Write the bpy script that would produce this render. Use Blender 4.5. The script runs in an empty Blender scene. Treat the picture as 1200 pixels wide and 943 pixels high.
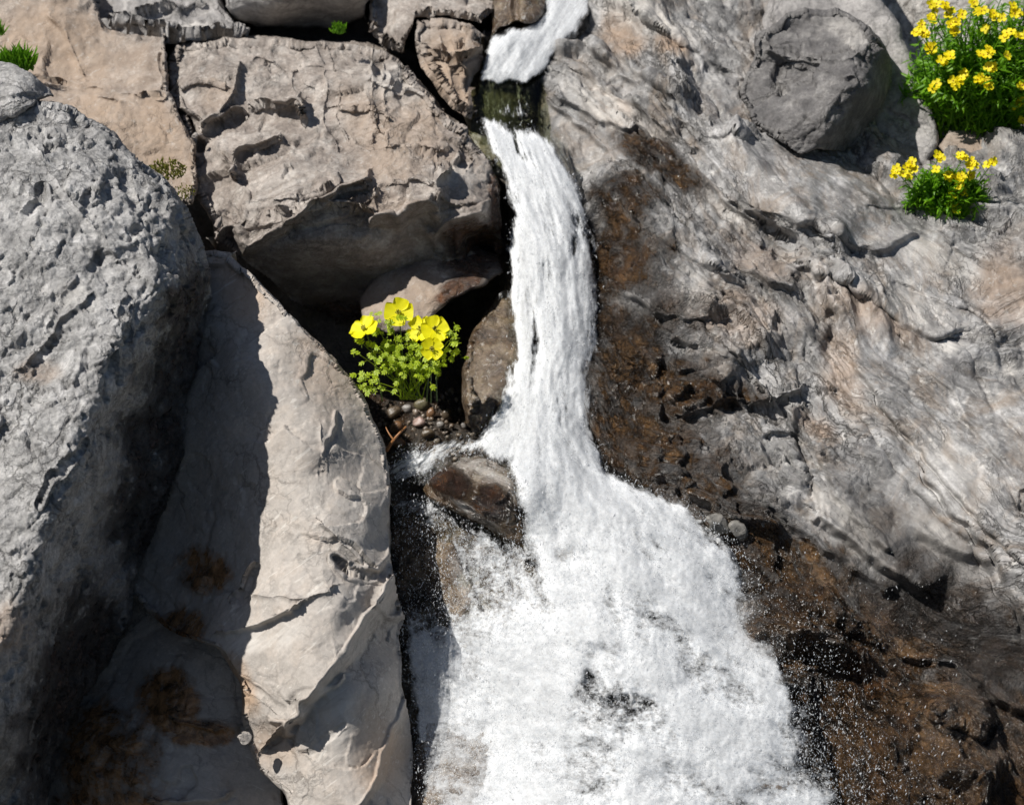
import bpy, math, random
import numpy as np
from mathutils import Vector, Matrix
random.seed(7); RNG = np.random.default_rng(11)
SC = bpy.context.scene; COL = SC.collection
# ---------------------------------------------------------------- camera, sky, sun, exposure
PITCH = math.radians(25); LENS = 70.0; CAMZ = 2.2
cd = bpy.data.cameras.new('camera'); cam = bpy.data.objects.new('camera', cd); COL.objects.link(cam)
cam.location = (0, 0, CAMZ); cam.rotation_euler = (math.radians(90) - PITCH, 0, 0)
cd.lens = LENS; cd.sensor_width = 36; cd.clip_start = 0.05; cd.clip_end = 400
cd.dof.use_dof = True; cd.dof.focus_distance = 3.0; cd.dof.aperture_fstop = 5.0
SC.camera = cam
SUN = Vector((-0.56, -0.22, 0.80)).normalized()          # towards the sun
w = bpy.data.worlds.new('World'); SC.world = w; w.use_nodes = True
nt = w.node_tree; bg = nt.nodes['Background']; sky = nt.nodes.new('ShaderNodeTexSky')
sky.sky_type = 'NISHITA'; sky.sun_disc = False
sky.sun_elevation = math.asin(SUN.z); sky.sun_rotation = math.atan2(SUN.x, SUN.y)
nt.links.new(sky.outputs[0], bg.inputs[0]); bg.inputs[1].default_value = 0.05
sd_ = bpy.data.lights.new('sun', 'SUN'); sd_.energy = 5.0; sd_.angle = math.radians(0.5); sd_.color = (1.0, 0.96, 0.9)
sun = bpy.data.objects.new('sun', sd_); COL.objects.link(sun)
sun.rotation_euler = SUN.to_track_quat('Z', 'Y').to_euler(); sun.location = (-3, -1, 6)
SC.view_settings.view_transform = 'Standard'; SC.view_settings.look = 'None'
SC.view_settings.exposure = 0.0; SC.view_settings.gamma = 1
SC.render.engine = 'CYCLES'
SC.cycles.max_bounces = 6; SC.cycles.diffuse_bounces = 3; SC.cycles.transparent_max_bounces = 12
SC.cycles.caustics_reflective = False; SC.cycles.caustics_refractive = False

CR, SR = math.cos(PITCH), math.sin(PITCH)
KPX = 36.0 / LENS / 1200.0
def world(px, py, z):
    """photo pixel + distance from the camera plane (m) -> point in the scene; arrays allowed"""
    k = z * KPX; x = (px - 600) * k; y = -(py - 471.5) * k
    return np.stack([x, y * SR + z * CR, CAMZ + y * CR - z * SR], -1)
def at(px, py, z): return Vector(world(float(px), float(py), float(z)))

# ---------------------------------------------------------------- noise
_P = np.random.default_rng(3).permutation(512).astype(np.int32); _P = np.concatenate([_P, _P])
_G = np.random.default_rng(5).normal(size=(512, 3)).astype(np.float32); _G /= np.linalg.norm(_G, axis=1)[:, None]
def hsh(i, j, k): return _P[_P[_P[i & 511] + (j & 511)] + (k & 511)]
def perlin(Q):
    Q = Q.astype(np.float32); i = np.floor(Q).astype(np.int32); f = Q - i
    u = f * f * f * (f * (f * 6 - 15) + 10); r = 0
    for a in (0, 1):
        wa = u[:, 0] if a else 1 - u[:, 0]
        for b in (0, 1):
            wb = wa * (u[:, 1] if b else 1 - u[:, 1])
            for c in (0, 1):
                g = _G[hsh(i[:, 0] + a, i[:, 1] + b, i[:, 2] + c)]
                d = g[:, 0] * (f[:, 0] - a) + g[:, 1] * (f[:, 1] - b) + g[:, 2] * (f[:, 2] - c)
                r = r + wb * (u[:, 2] if c else 1 - u[:, 2]) * d
    return r * 1.6
def fbm(Q, o=4, gain=.5, lac=2.03):
    r = 0; a = 1.0; s = 0
    for n in range(o):
        r = r + a * perlin(Q * lac ** n + 17.3 * n); s += a; a *= gain
    return r / s
def ridged(Q, o=4, gain=.5):
    r = 0; a = 1.0; s = 0
    for n in range(o):
        r = r + a * (1 - 2 * np.abs(perlin(Q * 2.03 ** n + 31.7 * n))); s += a; a *= gain
    return r / s
_H = np.random.default_rng(9).random((512, 8)).astype(np.float32)
def facets(Q, K=.4, tilt=1.3, conv=False):
    """chiselled planes: upper envelope of tilted caps, one per random cell; also a crease measure"""
    Q = Q.astype(np.float32); i = np.floor(Q).astype(np.int32)
    best = np.full(len(Q), -9, np.float32); sec = best.copy()
    for a in (-1, 0, 1):
        for b in (-1, 0, 1):
            for c in (-1, 0, 1):
                h = _H[hsh(i[:, 0] + a, i[:, 1] + b, i[:, 2] + c)]
                dx = Q[:, 0] - i[:, 0] - a - h[:, 0]; dy = Q[:, 1] - i[:, 1] - b - h[:, 1]; dz = Q[:, 2] - i[:, 2] - c - h[:, 2]
                v = h[:, 3] * .5 + tilt * ((h[:, 4] - .5) * dx + (h[:, 5] - .5) * dy + (h[:, 6] - .5) * dz) - K * (dx * dx + dy * dy + dz * dz)
                sec = np.maximum(sec, np.minimum(v, best)); best = np.maximum(best, v)
    return best, best - sec
def sst(a, b, x):
    t = np.clip((x - a) / (b - a), 0, 1); return t * t * (3 - 2 * t)

# ---------------------------------------------------------------- 2-D helpers (photo pixels)
def seg_info(px, py, pts, closed):
    pts = np.asarray(pts, np.float32); n = len(pts); m = n if closed else n - 1
    bd = np.full(px.shape, 1e9, np.float32); cx = np.zeros_like(bd); cy = np.zeros_like(bd)
    sg = np.zeros_like(bd); ov = np.zeros_like(bd); ins = np.zeros(px.shape, bool)
    for k in range(m):
        ax, ay = pts[k]; bx, by = pts[(k + 1) % n]; dx, dy = bx - ax, by - ay; L2 = dx * dx + dy * dy + 1e-9; L = math.sqrt(L2)
        t0 = ((px - ax) * dx + (py - ay) * dy) / L2; t = np.clip(t0, 0, 1)
        qx = ax + t * dx; qy = ay + t * dy; d = (px - qx) ** 2 + (py - qy) ** 2
        mk = d < bd; bd[mk] = d[mk]; cx[mk] = qx[mk]; cy[mk] = qy[mk]
        if closed:
            if ay != by: ins ^= ((ay > py) != (by > py)) & (px < (bx - ax) * (py - ay) / (by - ay) + ax)
        else:
            s = ((px - ax) * dy - (py - ay) * dx) / L; sg[mk] = s[mk]
            o = np.zeros_like(t0)
            if k == 0: o = np.maximum(o, -t0 * L)
            if k == m - 1: o = np.maximum(o, (t0 - 1) * L)
            ov[mk] = o[mk]
    d = np.sqrt(bd)
    if closed: return np.where(ins, d, -d), cx, cy
    return np.where(sg > 0, d, -d), ov
def rough_poly(poly, amp, seed, step=4.0):
    out = []
    n = len(poly)
    for k in range(n):
        a = np.array(poly[k], float); b = np.array(poly[(k + 1) % n], float); L = np.linalg.norm(b - a); m = max(1, int(L / step))
        for i in range(m): out.append(a + (b - a) * i / m)
    P = np.array(out); Q = np.stack([P[:, 0] / 45, P[:, 1] / 45, np.full(len(P), seed * 3.7)], -1)
    P[:, 0] += amp * 2.2 * fbm(Q, 4, .6); P[:, 1] += amp * 2.2 * fbm(Q + 50, 4, .6)
    return P
def rbf(ctrl, px, py, c=25.0):
    C = np.array(ctrl, float); R = np.sqrt((C[:, None, 0] - C[None, :, 0]) ** 2 + (C[:, None, 1] - C[None, :, 1]) ** 2 + c * c)
    n = len(C); A = np.zeros((n + 3, n + 3)); A[:n, :n] = R; A[:n, n] = 1; A[:n, n + 1] = C[:, 0] / 500; A[:n, n + 2] = C[:, 1] / 500; A[n:, :n] = A[:n, n:].T
    A[:n, :n] += np.eye(n) * -2.0
    s = np.linalg.solve(A, np.concatenate([C[:, 2], [0, 0, 0]]))
    z = s[n] + s[n + 1] * px / 500 + s[n + 2] * py / 500
    for k in range(n): z = z + s[k] * np.sqrt((px - C[k, 0]) ** 2 + (py - C[k, 1]) ** 2 + c * c)
    return z
def feat_raise(feats, px, py, seed):
    r = np.zeros_like(px)
    if not feats: return r
    q = np.stack([px / 28, py / 28, np.full_like(px, seed)], -1); j1 = fbm(q, 2, .5); j2 = fbm(q + 40, 2, .5)
    X = px + 6 * j1; Y = py + 6 * j2
    for f in feats:
        k = f[0]
        pts = np.array(f[1]); mg = 260
        m = (X > pts[:, 0].min() - mg) & (X < pts[:, 0].max() + mg) & (Y > pts[:, 1].min() - mg) & (Y < pts[:, 1].max() + mg)
        if not m.any(): continue
        x, y = X[m], Y[m]
        if k == 'crack':
            s, ov = seg_info(x, y, pts, False); wv = f[3] * (1 + .6 * j1[m])
            r[m] -= f[2] * np.exp(-(s / wv) ** 2) * (1 + .5 * j2[m])
        elif k == 'ledge':       # raised on the left of the walking direction (above a line drawn rightwards)
            s, ov = seg_info(x, y, pts, False); H, fall, wd = f[2], f[3], max(f[4], .5 * abs(f[2]) + 3)
            v = np.where(s > 0, np.exp(-np.maximum(s, 0) / fall), 1 - sst(0, wd, -s)) * np.exp(-(ov / (.25 * fall + 4)) ** 2)
            r[m] += H * v
        elif k == 'block':
            s, a, b = seg_info(x, y, pts, True); g = f[4] if len(f) > 4 else (0, 0); cx, cy = pts.mean(0)
            r[m] += sst(0, max(f[3], .5 * abs(f[2]) + 2), s) * (f[2] + g[0] * (x - cx) + g[1] * (y - cy))
    return r
PC = {'brown': 0, 'ochre': 1, 'pale': 2, 'dark': 3}
def paint(paints, px, py, seed):
    A = np.zeros((len(px), 4), np.float32)
    if not paints: return A
    q = np.stack([px / 60, py / 60, np.full_like(px, seed * 1.3 + 7)], -1); n1 = fbm(q, 5, .62) * 1.5; n2 = fbm(q * 1.0 + 77, 5, .62) * 1.5
    for ch, x, y, rx, ry, ang, amp in paints:
        c, s = math.cos(math.radians(ang)), math.sin(math.radians(ang)); dx, dy = px - x, py - y
        u = (dx * c + dy * s) / rx; v = (-dx * s + dy * c) / ry
        d = np.sqrt(u * u + v * v) + .55 * (n1 if PC[ch] % 2 else n2)
        A[:, PC[ch]] = np.maximum(A[:, PC[ch]], amp * sst(1.45, .4, d))
    return A

# ---------------------------------------------------------------- mesh output
def put(name, V, F, mat, parent=None, attrs=None, smooth=True, origin=None):
    """V world coords; the object's origin is its base"""
    V = np.asarray(V, np.float64); F = np.asarray(F, np.int32)
    if origin is None:
        origin = np.array([V[:, 0].mean(), V[:, 1].mean(), V[:, 2].min()]) if parent is None else np.array(parent['_o'])
    me = bpy.data.meshes.new(name); n = F.shape[1]
    me.vertices.add(len(V)); me.vertices.foreach_set('co', (V - origin).astype(np.float32).ravel())
    me.loops.add(F.size); me.loops.foreach_set('vertex_index', F.ravel())
    me.polygons.add(len(F)); me.polygons.foreach_set('loop_start', np.arange(0, F.size, n, dtype=np.int32)); me.polygons.foreach_set('loop_total', np.full(len(F), n, np.int32))
    me.update(calc_edges=True)
    me.polygons.foreach_set('use_smooth', np.full(len(F), smooth))
    if attrs is None and mat.name in ROCKM: attrs = {'fol': ('FLOAT_VECTOR', V * 8), 'paint': ('FLOAT_COLOR', np.zeros((len(V), 4)))}
    for k, (t, a) in (attrs or {}).items():
        at_ = me.attributes.new(k, t, 'POINT'); at_.data.foreach_set('color' if t == 'FLOAT_COLOR' else ('vector' if t == 'FLOAT_VECTOR' else 'value'), np.asarray(a, np.float32).ravel())
    me.materials.append(mat)
    o = bpy.data.objects.new(name, me); COL.objects.link(o)
    if parent is None: o.location = origin
    else: o.parent = parent
    return o
def empty(name, loc):
    o = bpy.data.objects.new(name, None); COL.objects.link(o); o.location = loc; o['_o'] = list(loc); o.empty_display_size = .05; return o
def tag(o, label=None, cat=None, group=None, kind=None):
    if label: o['label'] = label
    if cat: o['category'] = cat
    if group: o['group'] = group
    if kind: o['kind'] = kind
    return o
def normals(V, F):
    n = np.zeros_like(V); a, b, c, d = (V[F[:, i]] for i in range(4)); fn = np.cross(c - a, d - b)
    for i in range(4): 
        for k in range(3): n[:, k] += np.bincount(F[:, i], fn[:, k], len(V))
    l = np.linalg.norm(n, axis=1); l[l == 0] = 1
    return n / l[:, None]

# ---------------------------------------------------------------- materials
def mat_new(name):
    m = bpy.data.materials.new(name); m.use_nodes = True; t = m.node_tree; t.nodes.clear(); return m, t
def N(t, typ, **kw):
    n = t.nodes.new(typ)
    for k, v in kw.items():
        if k in n.inputs.keys(): n.inputs[k].default_value = v
        else: setattr(n, k, v)
    return n
def mixc(t, fac, a, b, mode='MIX'):
    n = t.nodes.new('ShaderNodeMix'); n.data_type = 'RGBA'; n.blend_type = mode
    for i, v in ((0, fac), (6, a), (7, b)):
        if isinstance(v, bpy.types.NodeSocket): t.links.new(v, n.inputs[i])
        elif i == 0: n.inputs[0].default_value = v
        else: n.inputs[i].default_value = (*v, 1) if len(v) == 3 else v
    return n.outputs[2]
def mth(t, op, a, b=0.0, c=None, clamp=False):
    n = t.nodes.new('ShaderNodeMath'); n.operation = op; n.use_clamp = clamp
    for i, v in ((0, a), (1, b), (2, c)):
        if v is None: continue
        if isinstance(v, bpy.types.NodeSocket): t.links.new(v, n.inputs[i])
        else: n.inputs[i].default_value = v
    return n.outputs[0]
def noise(t, vec, scale, detail=6, rough=.6, dist=0.0):
    n = N(t, 'ShaderNodeTexNoise'); n.inputs['Scale'].default_value = scale; n.inputs['Detail'].default_value = detail; n.inputs['Roughness'].default_value = rough; n.inputs['Distortion'].default_value = dist
    t.links.new(vec, n.inputs['Vector']); return n.outputs[0]
def ramp(t, fac, stops):
    n = t.nodes.new('ShaderNodeValToRGB'); e = n.color_ramp.elements
    while len(e) < len(stops): e.new(.5)
    for i, (p, c) in enumerate(stops): e[i].position = p; e[i].color = (*c, 1) if not isinstance(c, (int, float)) else (c, c, c, 1)
    t.links.new(fac, n.inputs[0]); return n.outputs[0]
def mrange(t, v, a, b, c=0.0, d=1.0):
    n = t.nodes.new('ShaderNodeMapRange'); t.links.new(v, n.inputs[0])
    for i, x in enumerate((a, b, c, d)): n.inputs[i + 1].default_value = x
    return n.outputs[0]

ROCKM = set()
def rock_mat(name, c1, c2, c3, grain=.25, streak=.3, pale=.3, rough=.8, brown=(.10, .05, .018), bump=1.0, wet=0.0, scratch=0.0, pits=0.0, ochre=(.42, .27, .16), spk=.5, crack=.5, ck=(1, 1, 1), cs=9.0, tan=0.0, fc=False):
    m, t = mat_new(name); ROCKM.add(m.name)
    out = N(t, 'ShaderNodeOutputMaterial'); b = N(t, 'ShaderNodeBsdfPrincipled'); t.links.new(b.outputs[0], out.inputs[0])
    tc = N(t, 'ShaderNodeTexCoord').outputs['Object']
    fo = N(t, 'ShaderNodeAttribute', attribute_name='fol').outputs['Vector']
    pa = N(t, 'ShaderNodeAttribute', attribute_name='paint'); sp = N(t, 'ShaderNodeSeparateColor'); t.links.new(pa.outputs['Color'], sp.inputs[0])
    mp = N(t, 'ShaderNodeMapping'); t.links.new(fo, mp.inputs[0]); mp.inputs['Scale'].default_value = (3.2, .22, 3.2); sv = mp.outputs[0]
    n1 = noise(t, tc, 7, 9, .62, .4); n2 = noise(t, tc, 26, 8, .7, .2); n3 = noise(t, tc, 190, 5, .7); s1 = noise(t, sv, 2.2, 7, .68, .6); s2 = noise(t, sv, 9, 5, .7, .3)
    col = mixc(t, ramp(t, n1, [(.32, 0), (.62, 1)]), c1, c2)
    col = mixc(t, ramp(t, n2, [(.46, 0), (.66, .85)]), col, c3)
    # foliation streaks
    k = mth(t, 'MULTIPLY_ADD', mrange(t, s1, .34, .66), streak * 1.3, 1 - streak * .65); kk = mth(t, 'MULTIPLY_ADD', mrange(t, s2, .3, .7), streak * .5, 1 - streak * .25)
    s0 = noise(t, fo, 1.3, 5, .6, .5); k = mth(t, 'MULTIPLY', k, mth(t, 'MULTIPLY_ADD', mrange(t, s0, .34, .66), streak * .8, 1 - streak * .4))
    k = mth(t, 'MULTIPLY', k, kk)
    k = mth(t, 'MULTIPLY', k, mth(t, 'MULTIPLY_ADD', n3, grain * 3.2, 1 - grain * 1.6))
    k = mth(t, 'MULTIPLY', k, mth(t, 'MULTIPLY_ADD', n2, grain * 2.0, 1 - grain))
    cb = N(t, 'ShaderNodeCombineXYZ'); [t.links.new(k, cb.inputs[i]) for i in range(3)]
    col = mixc(t, 1.0, col, cb.outputs[0], 'MULTIPLY')
    if tan:
        tn = noise(t, fo, 2.1, 8, .66, .8); col = mixc(t, mth(t, 'MULTIPLY', mrange(t, tn, .48, .66), tan), col, mixc(t, n2, (.20, .13, .08), (.50, .40, .30)))
        tn = noise(t, fo, 1.4, 8, .66, 1.2); col = mixc(t, mth(t, 'MULTIPLY', mrange(t, tn, .52, .68), tan * .8), col, mixc(t, s2, (.11, .105, .11), (.25, .235, .24)))
    # joints: thin dark fissures, warped cell edges
    wv = t.nodes.new('ShaderNodeVectorMath'); wv.operation = 'MULTIPLY_ADD'; nz = N(t, 'ShaderNodeTexNoise'); nz.inputs['Scale'].default_value = 2.2 if fc else 14; nz.inputs['Detail'].default_value = 6; nz.inputs['Roughness'].default_value = .65
    src = fo if fc else tc; t.links.new(src, nz.inputs['Vector']); t.links.new(nz.outputs[1], wv.inputs[0]); wv.inputs[1].default_value = (.55,) * 3 if fc else (.09,) * 3; t.links.new(src, wv.inputs[2])
    mpc = N(t, 'ShaderNodeMapping'); t.links.new(wv.outputs[0], mpc.inputs[0]); mpc.inputs['Scale'].default_value = ck
    def fiss(sc, wd):
        vo = N(t, 'ShaderNodeTexVoronoi'); vo.feature = 'DISTANCE_TO_EDGE'; vo.inputs['Scale'].default_value = sc; t.links.new(mpc.outputs[0], vo.inputs['Vector']); return mrange(t, vo.outputs['Distance'], 0, wd, 1, 0)
    fm_ = mrange(t, noise(t, src, 1.1 if fc else 6, 4), .42, .6, .05, 1); f1 = mth(t, 'MULTIPLY', fiss(cs, .035), fm_); f2_ = mth(t, 'MULTIPLY', fiss(cs * 2.7, .05), mth(t, 'MULTIPLY', fm_, .6)); fis = mth(t, 'MAXIMUM', f1, f2_)
    col = mixc(t, mth(t, 'MULTIPLY', fis, crack), col, (.05, .045, .04))
    # painted patches, edges broken up by noise
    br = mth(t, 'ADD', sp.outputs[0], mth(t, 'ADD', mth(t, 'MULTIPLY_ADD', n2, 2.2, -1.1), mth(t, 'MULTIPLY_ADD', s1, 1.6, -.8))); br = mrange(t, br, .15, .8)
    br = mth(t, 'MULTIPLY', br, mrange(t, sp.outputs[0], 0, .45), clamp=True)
    oc = mth(t, 'MULTIPLY', sp.outputs[1], mrange(t, n1, .3, .55, .35, 1), clamp=True)
    pl = mth(t, 'MULTIPLY', sp.outputs[2], mrange(t, s1, .36, .56, .15, 1), clamp=True)
    col = mixc(t, oc, col, mixc(t, n2, ochre, (ochre[0] * 1.25, ochre[1] * 1.35, ochre[2] * 1.5)))
    col = mixc(t, pl, col, (.62, .59, .55))
    # pale mineral flecks and lichen crust
    fl = ramp(t, noise(t, tc, 75, 6, .75, .8), [(.60 - .04 * pale, 0), (.69 - .04 * pale, 1)])
    col = mixc(t, mth(t, 'MULTIPLY', fl, spk * pale), col, (.66, .64, .6))
    if scratch:
        mp2 = N(t, 'ShaderNodeMapping'); t.links.new(fo, mp2.inputs[0]); mp2.inputs['Scale'].default_value = (9, .7, 9); mp2.inputs['Rotation'].default_value = (0, 0, .9)
        sc = ramp(t, noise(t, mp2.outputs[0], 2.0, 3, .5, .5), [(.655, 0), (.68, 1)]); col = mixc(t, mth(t, 'MULTIPLY', sc, scratch), col, (.68, .65, .6))
        mp3 = N(t, 'ShaderNodeMapping'); t.links.new(fo, mp3.inputs[0]); mp3.inputs['Scale'].default_value = (10, .8, 10); mp3.inputs['Rotation'].default_value = (0, 0, -.5)
        sc = ramp(t, noise(t, mp3.outputs[0], 2.0, 3, .5, .5), [(.67, 0), (.69, 1)]); col = mixc(t, mth(t, 'MULTIPLY', sc, scratch), col, (.68, .65, .6))
    if pits:
        pv = ramp(t, noise(t, tc, 60, 7, .72, 1.2), [(.30, 1), (.42, 0)]); col = mixc(t, mth(t, 'MULTIPLY', pv, pits), col, (.07, .065, .06))
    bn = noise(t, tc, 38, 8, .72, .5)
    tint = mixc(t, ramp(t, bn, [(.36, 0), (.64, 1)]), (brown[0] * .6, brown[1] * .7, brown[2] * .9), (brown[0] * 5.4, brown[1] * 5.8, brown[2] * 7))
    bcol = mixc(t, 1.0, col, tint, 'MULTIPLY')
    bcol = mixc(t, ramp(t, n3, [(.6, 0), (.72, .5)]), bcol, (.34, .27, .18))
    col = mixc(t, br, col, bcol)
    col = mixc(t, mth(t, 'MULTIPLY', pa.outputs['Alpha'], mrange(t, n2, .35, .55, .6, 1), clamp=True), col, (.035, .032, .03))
    t.links.new(col, b.inputs['Base Color'])
    rr = mixc(t, mth(t, 'MAXIMUM', br, wet), (rough,) * 3, (.19,) * 3); t.links.new(rr, b.inputs['Roughness'])
    t.links.new(mth(t, 'MULTIPLY_ADD', mth(t, 'MAXIMUM', br, wet), .6, .4), b.inputs['Specular IOR Level'])
    hgt = mth(t, 'ADD', mth(t, 'MULTIPLY', n2, .9), mth(t, 'MULTIPLY', n3, .15)); hgt = mth(t, 'ADD', hgt, mth(t, 'MULTIPLY', s2, .5 * min(1, streak * 3)))
    hgt = mth(t, 'ADD', hgt, mth(t, 'MULTIPLY', noise(t, tc, 80, 7, .7, .6), .5))
    rn = N(t, 'ShaderNodeTexNoise'); rn.noise_type = 'RIDGED_MULTIFRACTAL'; rn.inputs['Scale'].default_value = 2.6 if fc else 17; rn.inputs['Detail'].default_value = 7; rn.inputs['Roughness'].default_value = .62; rn.inputs['Distortion'].default_value = .3
    if fc:
        mpr = N(t, 'ShaderNodeMapping'); t.links.new(fo, mpr.inputs[0]); mpr.inputs['Scale'].default_value = (2.0, .4, 1.6); t.links.new(mpr.outputs[0], rn.inputs['Vector'])
    else: t.links.new(tc, rn.inputs['Vector'])
    hgt = mth(t, 'ADD', hgt, mth(t, 'MULTIPLY', rn.outputs[0], -.5)); hgt = mth(t, 'ADD', hgt, mth(t, 'MULTIPLY', fis, -.9 * crack))
    bp = N(t, 'ShaderNodeBump'); bp.inputs['Strength'].default_value = .75 * bump; bp.inputs['Distance'].default_value = .0055; hgt = mth(t, 'MULTIPLY', hgt, mth(t, 'MULTIPLY_ADD', br, 2.2, 1.0)); t.links.new(mth(t, 'MULTIPLY', hgt, mth(t, 'MULTIPLY_ADD', N(t, 'ShaderNodeAttribute', attribute_name='rug').outputs['Fac'], .8, .2)) if fc else hgt, bp.inputs['Height']); t.links.new(bp.outputs[0], b.inputs['Normal'])
    return m

# ---------------------------------------------------------------- the rock builder
def fol_field(px, py, mode, z):
    """(across, along, depth) coordinates of the foliation, units of 100 px"""
    if mode == 'massif':
        a = math.radians(40); c, s = math.cos(a), math.sin(a); q = np.stack([px / 330, py / 330, np.full_like(px, .7)], -1)
        f1 = fbm(q, 3, .45); bend = -.35 * sst(1000, 600, px) * sst(300, 80, py) * (px - 800) / 100 * -.6
        return np.stack([(-px * s + py * c) / 100 + 1.15 * f1 + bend, (px * c + py * s) / 100, z * 2], -1)
    c, s = math.cos(math.radians(mode)), math.sin(math.radians(mode))
    return np.stack([(-px * s + py * c) / 100, (px * c + py * s) / 100, z * 6], -1)
def rock(name, poly, ctrl, mat, seed=1, step=2.0, R=25, E=25, thick=.25, W=26, feats=(), paints=(), disp=(), fol=35, parent=None, rough=3.0, plane=None, smooth=()):
    poly = np.array(poly, np.float32); P = rough_poly(poly, rough, seed)
    x0, y0 = P.min(0) - W - step * 2; x1, y1 = P.max(0) + W + step * 2
    xs = np.arange(x0, x1, step, dtype=np.float32); ys = np.arange(y0, y1, step, dtype=np.float32)
    nx, ny = len(xs), len(ys); gx, gy = np.meshgrid(xs, ys); px = gx.ravel(); py = gy.ravel()
    sd, cx, cy = seg_info(px, py, poly, True)
    near = np.abs(sd) < max(W, R * .6) + rough * 5
    s2, c2, d2 = seg_info(px[near], py[near], P, True)
    blend = sst(1, .7, np.abs(s2) / (max(W, R * .6)))
    cx[near] = c2; cy[near] = d2
    sd[near] = s2 * blend + (1 - blend) * sd[near]
    keep = sd > -W
    # vertices outside the outline slide onto it and go back: the side walls
    outv = sd < 0; back = np.where(outv, -sd / W, 0)
    ccx, ccy = poly.mean(0); qx = np.where(outv, cx + (ccx - cx) * .12 * back ** 2, px); qy = np.where(outv, cy + (ccy - cy) * .12 * back ** 2, py)
    z = rbf(ctrl, qx, qy) if plane is None else plane(qx, qy)
    tt = np.clip(sd / R, 0, 1); kk = z * KPX
    z = z + E * kk * (1 - np.sqrt(np.clip(1 - (1 - tt) ** 2, 0, 1)))
    z = z - feat_raise(feats, qx, qy, seed) * kk * np.where(outv, 1 - back, 1)
    z = z + back * thick
    idx = -np.ones(nx * ny, np.int64); 
    I = np.arange(nx * ny).reshape(ny, nx); F = np.stack([I[:-1, :-1].ravel(), I[1:, :-1].ravel(), I[1:, 1:].ravel(), I[:-1, 1:].ravel()], -1)
    F = F[keep[F].all(1)]; used = np.unique(F); idx[used] = np.arange(len(used)); F = idx[F]
    qx, qy, z, px, py, sd, back = (a[used] for a in (qx, qy, z, px, py, sd, back))
    V = world(qx, qy, z)
    fo = fol_field(qx, qy, fol, z)
    if disp:
        nr = normals(V, F); h = np.zeros(len(V), np.float32); sm = np.ones(len(V), np.float32)
        for x_, y_, rx, ry, an, am in smooth:
            ca, sa = math.cos(math.radians(an)), math.sin(math.radians(an)); uu = ((qx - x_) * ca + (qy - y_) * sa) / rx; vv = (-(qx - x_) * sa + (qy - y_) * ca) / ry; sm = sm * (1 - am * sst(1.15, .75, np.sqrt(uu * uu + vv * vv)))
        Q = V.astype(np.float32) + seed * 1.37; Qf = (fo * .128).astype(np.float32) + seed
        for d in disp:
            kind, fr, amp = d[0], d[1], d[2] * .00129
            if fr >= 6: amp = amp * sm
            if kind == 'chip':       # convex chiselled planes
                wq = Q * fr + .3 * np.stack([perlin(Q * fr * 2 + 3), perlin(Q * fr * 2 + 9), perlin(Q * fr * 2 + 15)], -1)
                b, cr = facets(wq + 31, .22, 1.7); h -= amp * (b - .3)
            elif kind == 'fbm': h += amp * fbm(Q * fr, d[3] if len(d) > 3 else 5, .55)
            elif kind == 'ridge': h += amp * ridged(Q * fr, 4, .55)
            elif kind == 'facet':
                wq = Q * fr + .35 * np.stack([perlin(Q * fr * 2 + 3), perlin(Q * fr * 2 + 9), perlin(Q * fr * 2 + 15)], -1)
                b, cr = facets(wq, *(d[3:5] if len(d) > 4 else (.9, .9))); h += amp * (b - .2)
                h -= amp * .25 * np.exp(-(cr / .05) ** 2)
            elif kind == 'afacet':   # facets elongated along the foliation
                wq = Qf * np.array([fr, fr / d[3], fr], np.float32) + .3 * np.stack([perlin(Q * fr + 3), perlin(Q * fr + 9), perlin(Q * fr + 15)], -1)
                b, cr = facets(wq); h += amp * (b - .2); h -= amp * .35 * np.exp(-(cr / .06) ** 2)
            elif kind == 'aridge':
                h += amp * ridged(Qf * np.array([fr, fr / d[3], fr], np.float32) + .4 * perlin(Q * fr * .5)[:, None], 4, .6)
            elif kind == 'strata':   # sawtooth ledges across the foliation; optional mask
                sv = Qf[:, 0] * fr + d[3] * fbm(Q * 5, 4, .5) ; i = np.floor(sv); f = sv - i
                rr = _H[(i.astype(int) * 7) & 511, 1]; saw = f ** 1.5 - sst(.88, 1.0, f)
                msk = sst(-.25, .25, perlin(Q * 6 + 5))
                h += amp * saw * (.3 + 1.2 * rr) * msk
            elif kind == 'pits':
                n = fbm(Q * fr, 4, .6); h -= amp * sst(.12, .38, n)
            elif kind == 'mask':     # soft local swell around a pixel
                h += amp * np.exp(-(((qx - d[3]) ** 2 + (qy - d[4]) ** 2) / d[5] ** 2))
        mn = nr[sd > 3].mean(0); mn = mn / np.linalg.norm(mn); fac = nr @ mn; inside = sd > 3
        h = h * np.where(inside, .15 + .85 * sst(.1, .7, fac), 1)
        nm = nr * .45 + mn * .6; nm /= np.linalg.norm(nm, axis=1)[:, None]; nr = np.where(inside[:, None], nm, nr)
        dm = np.where(sd < 0, .55 * (1 - back), 1)
        V = V + nr * (h * dm)[:, None]
    # close the back
    ed = np.concatenate([F[:, [0, 1]], F[:, [1, 2]], F[:, [2, 3]], F[:, [3, 0]]]); key = np.sort(ed, 1); key = key[:, 0] * len(V) + key[:, 1]
    u, ix, cnt = np.unique(key, return_index=True, return_counts=True); be = ed[ix[cnt == 1]]
    bi = np.unique(be); cen = V[bi].mean(0) + np.array([0, CR, -SR]) * .02
    mpb = {}; V2 = V[bi] * .02 + cen * .98; off = len(V); lut = np.zeros(len(V), np.int64); lut[bi] = np.arange(len(bi)) + off
    F2 = np.stack([be[:, 1], be[:, 0], lut[be[:, 0]], lut[be[:, 1]]], -1)
    nb = len(bi) + 1
    PA = paint(paints, qx, qy, seed); rug = sm if disp else np.ones(len(V))
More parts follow.
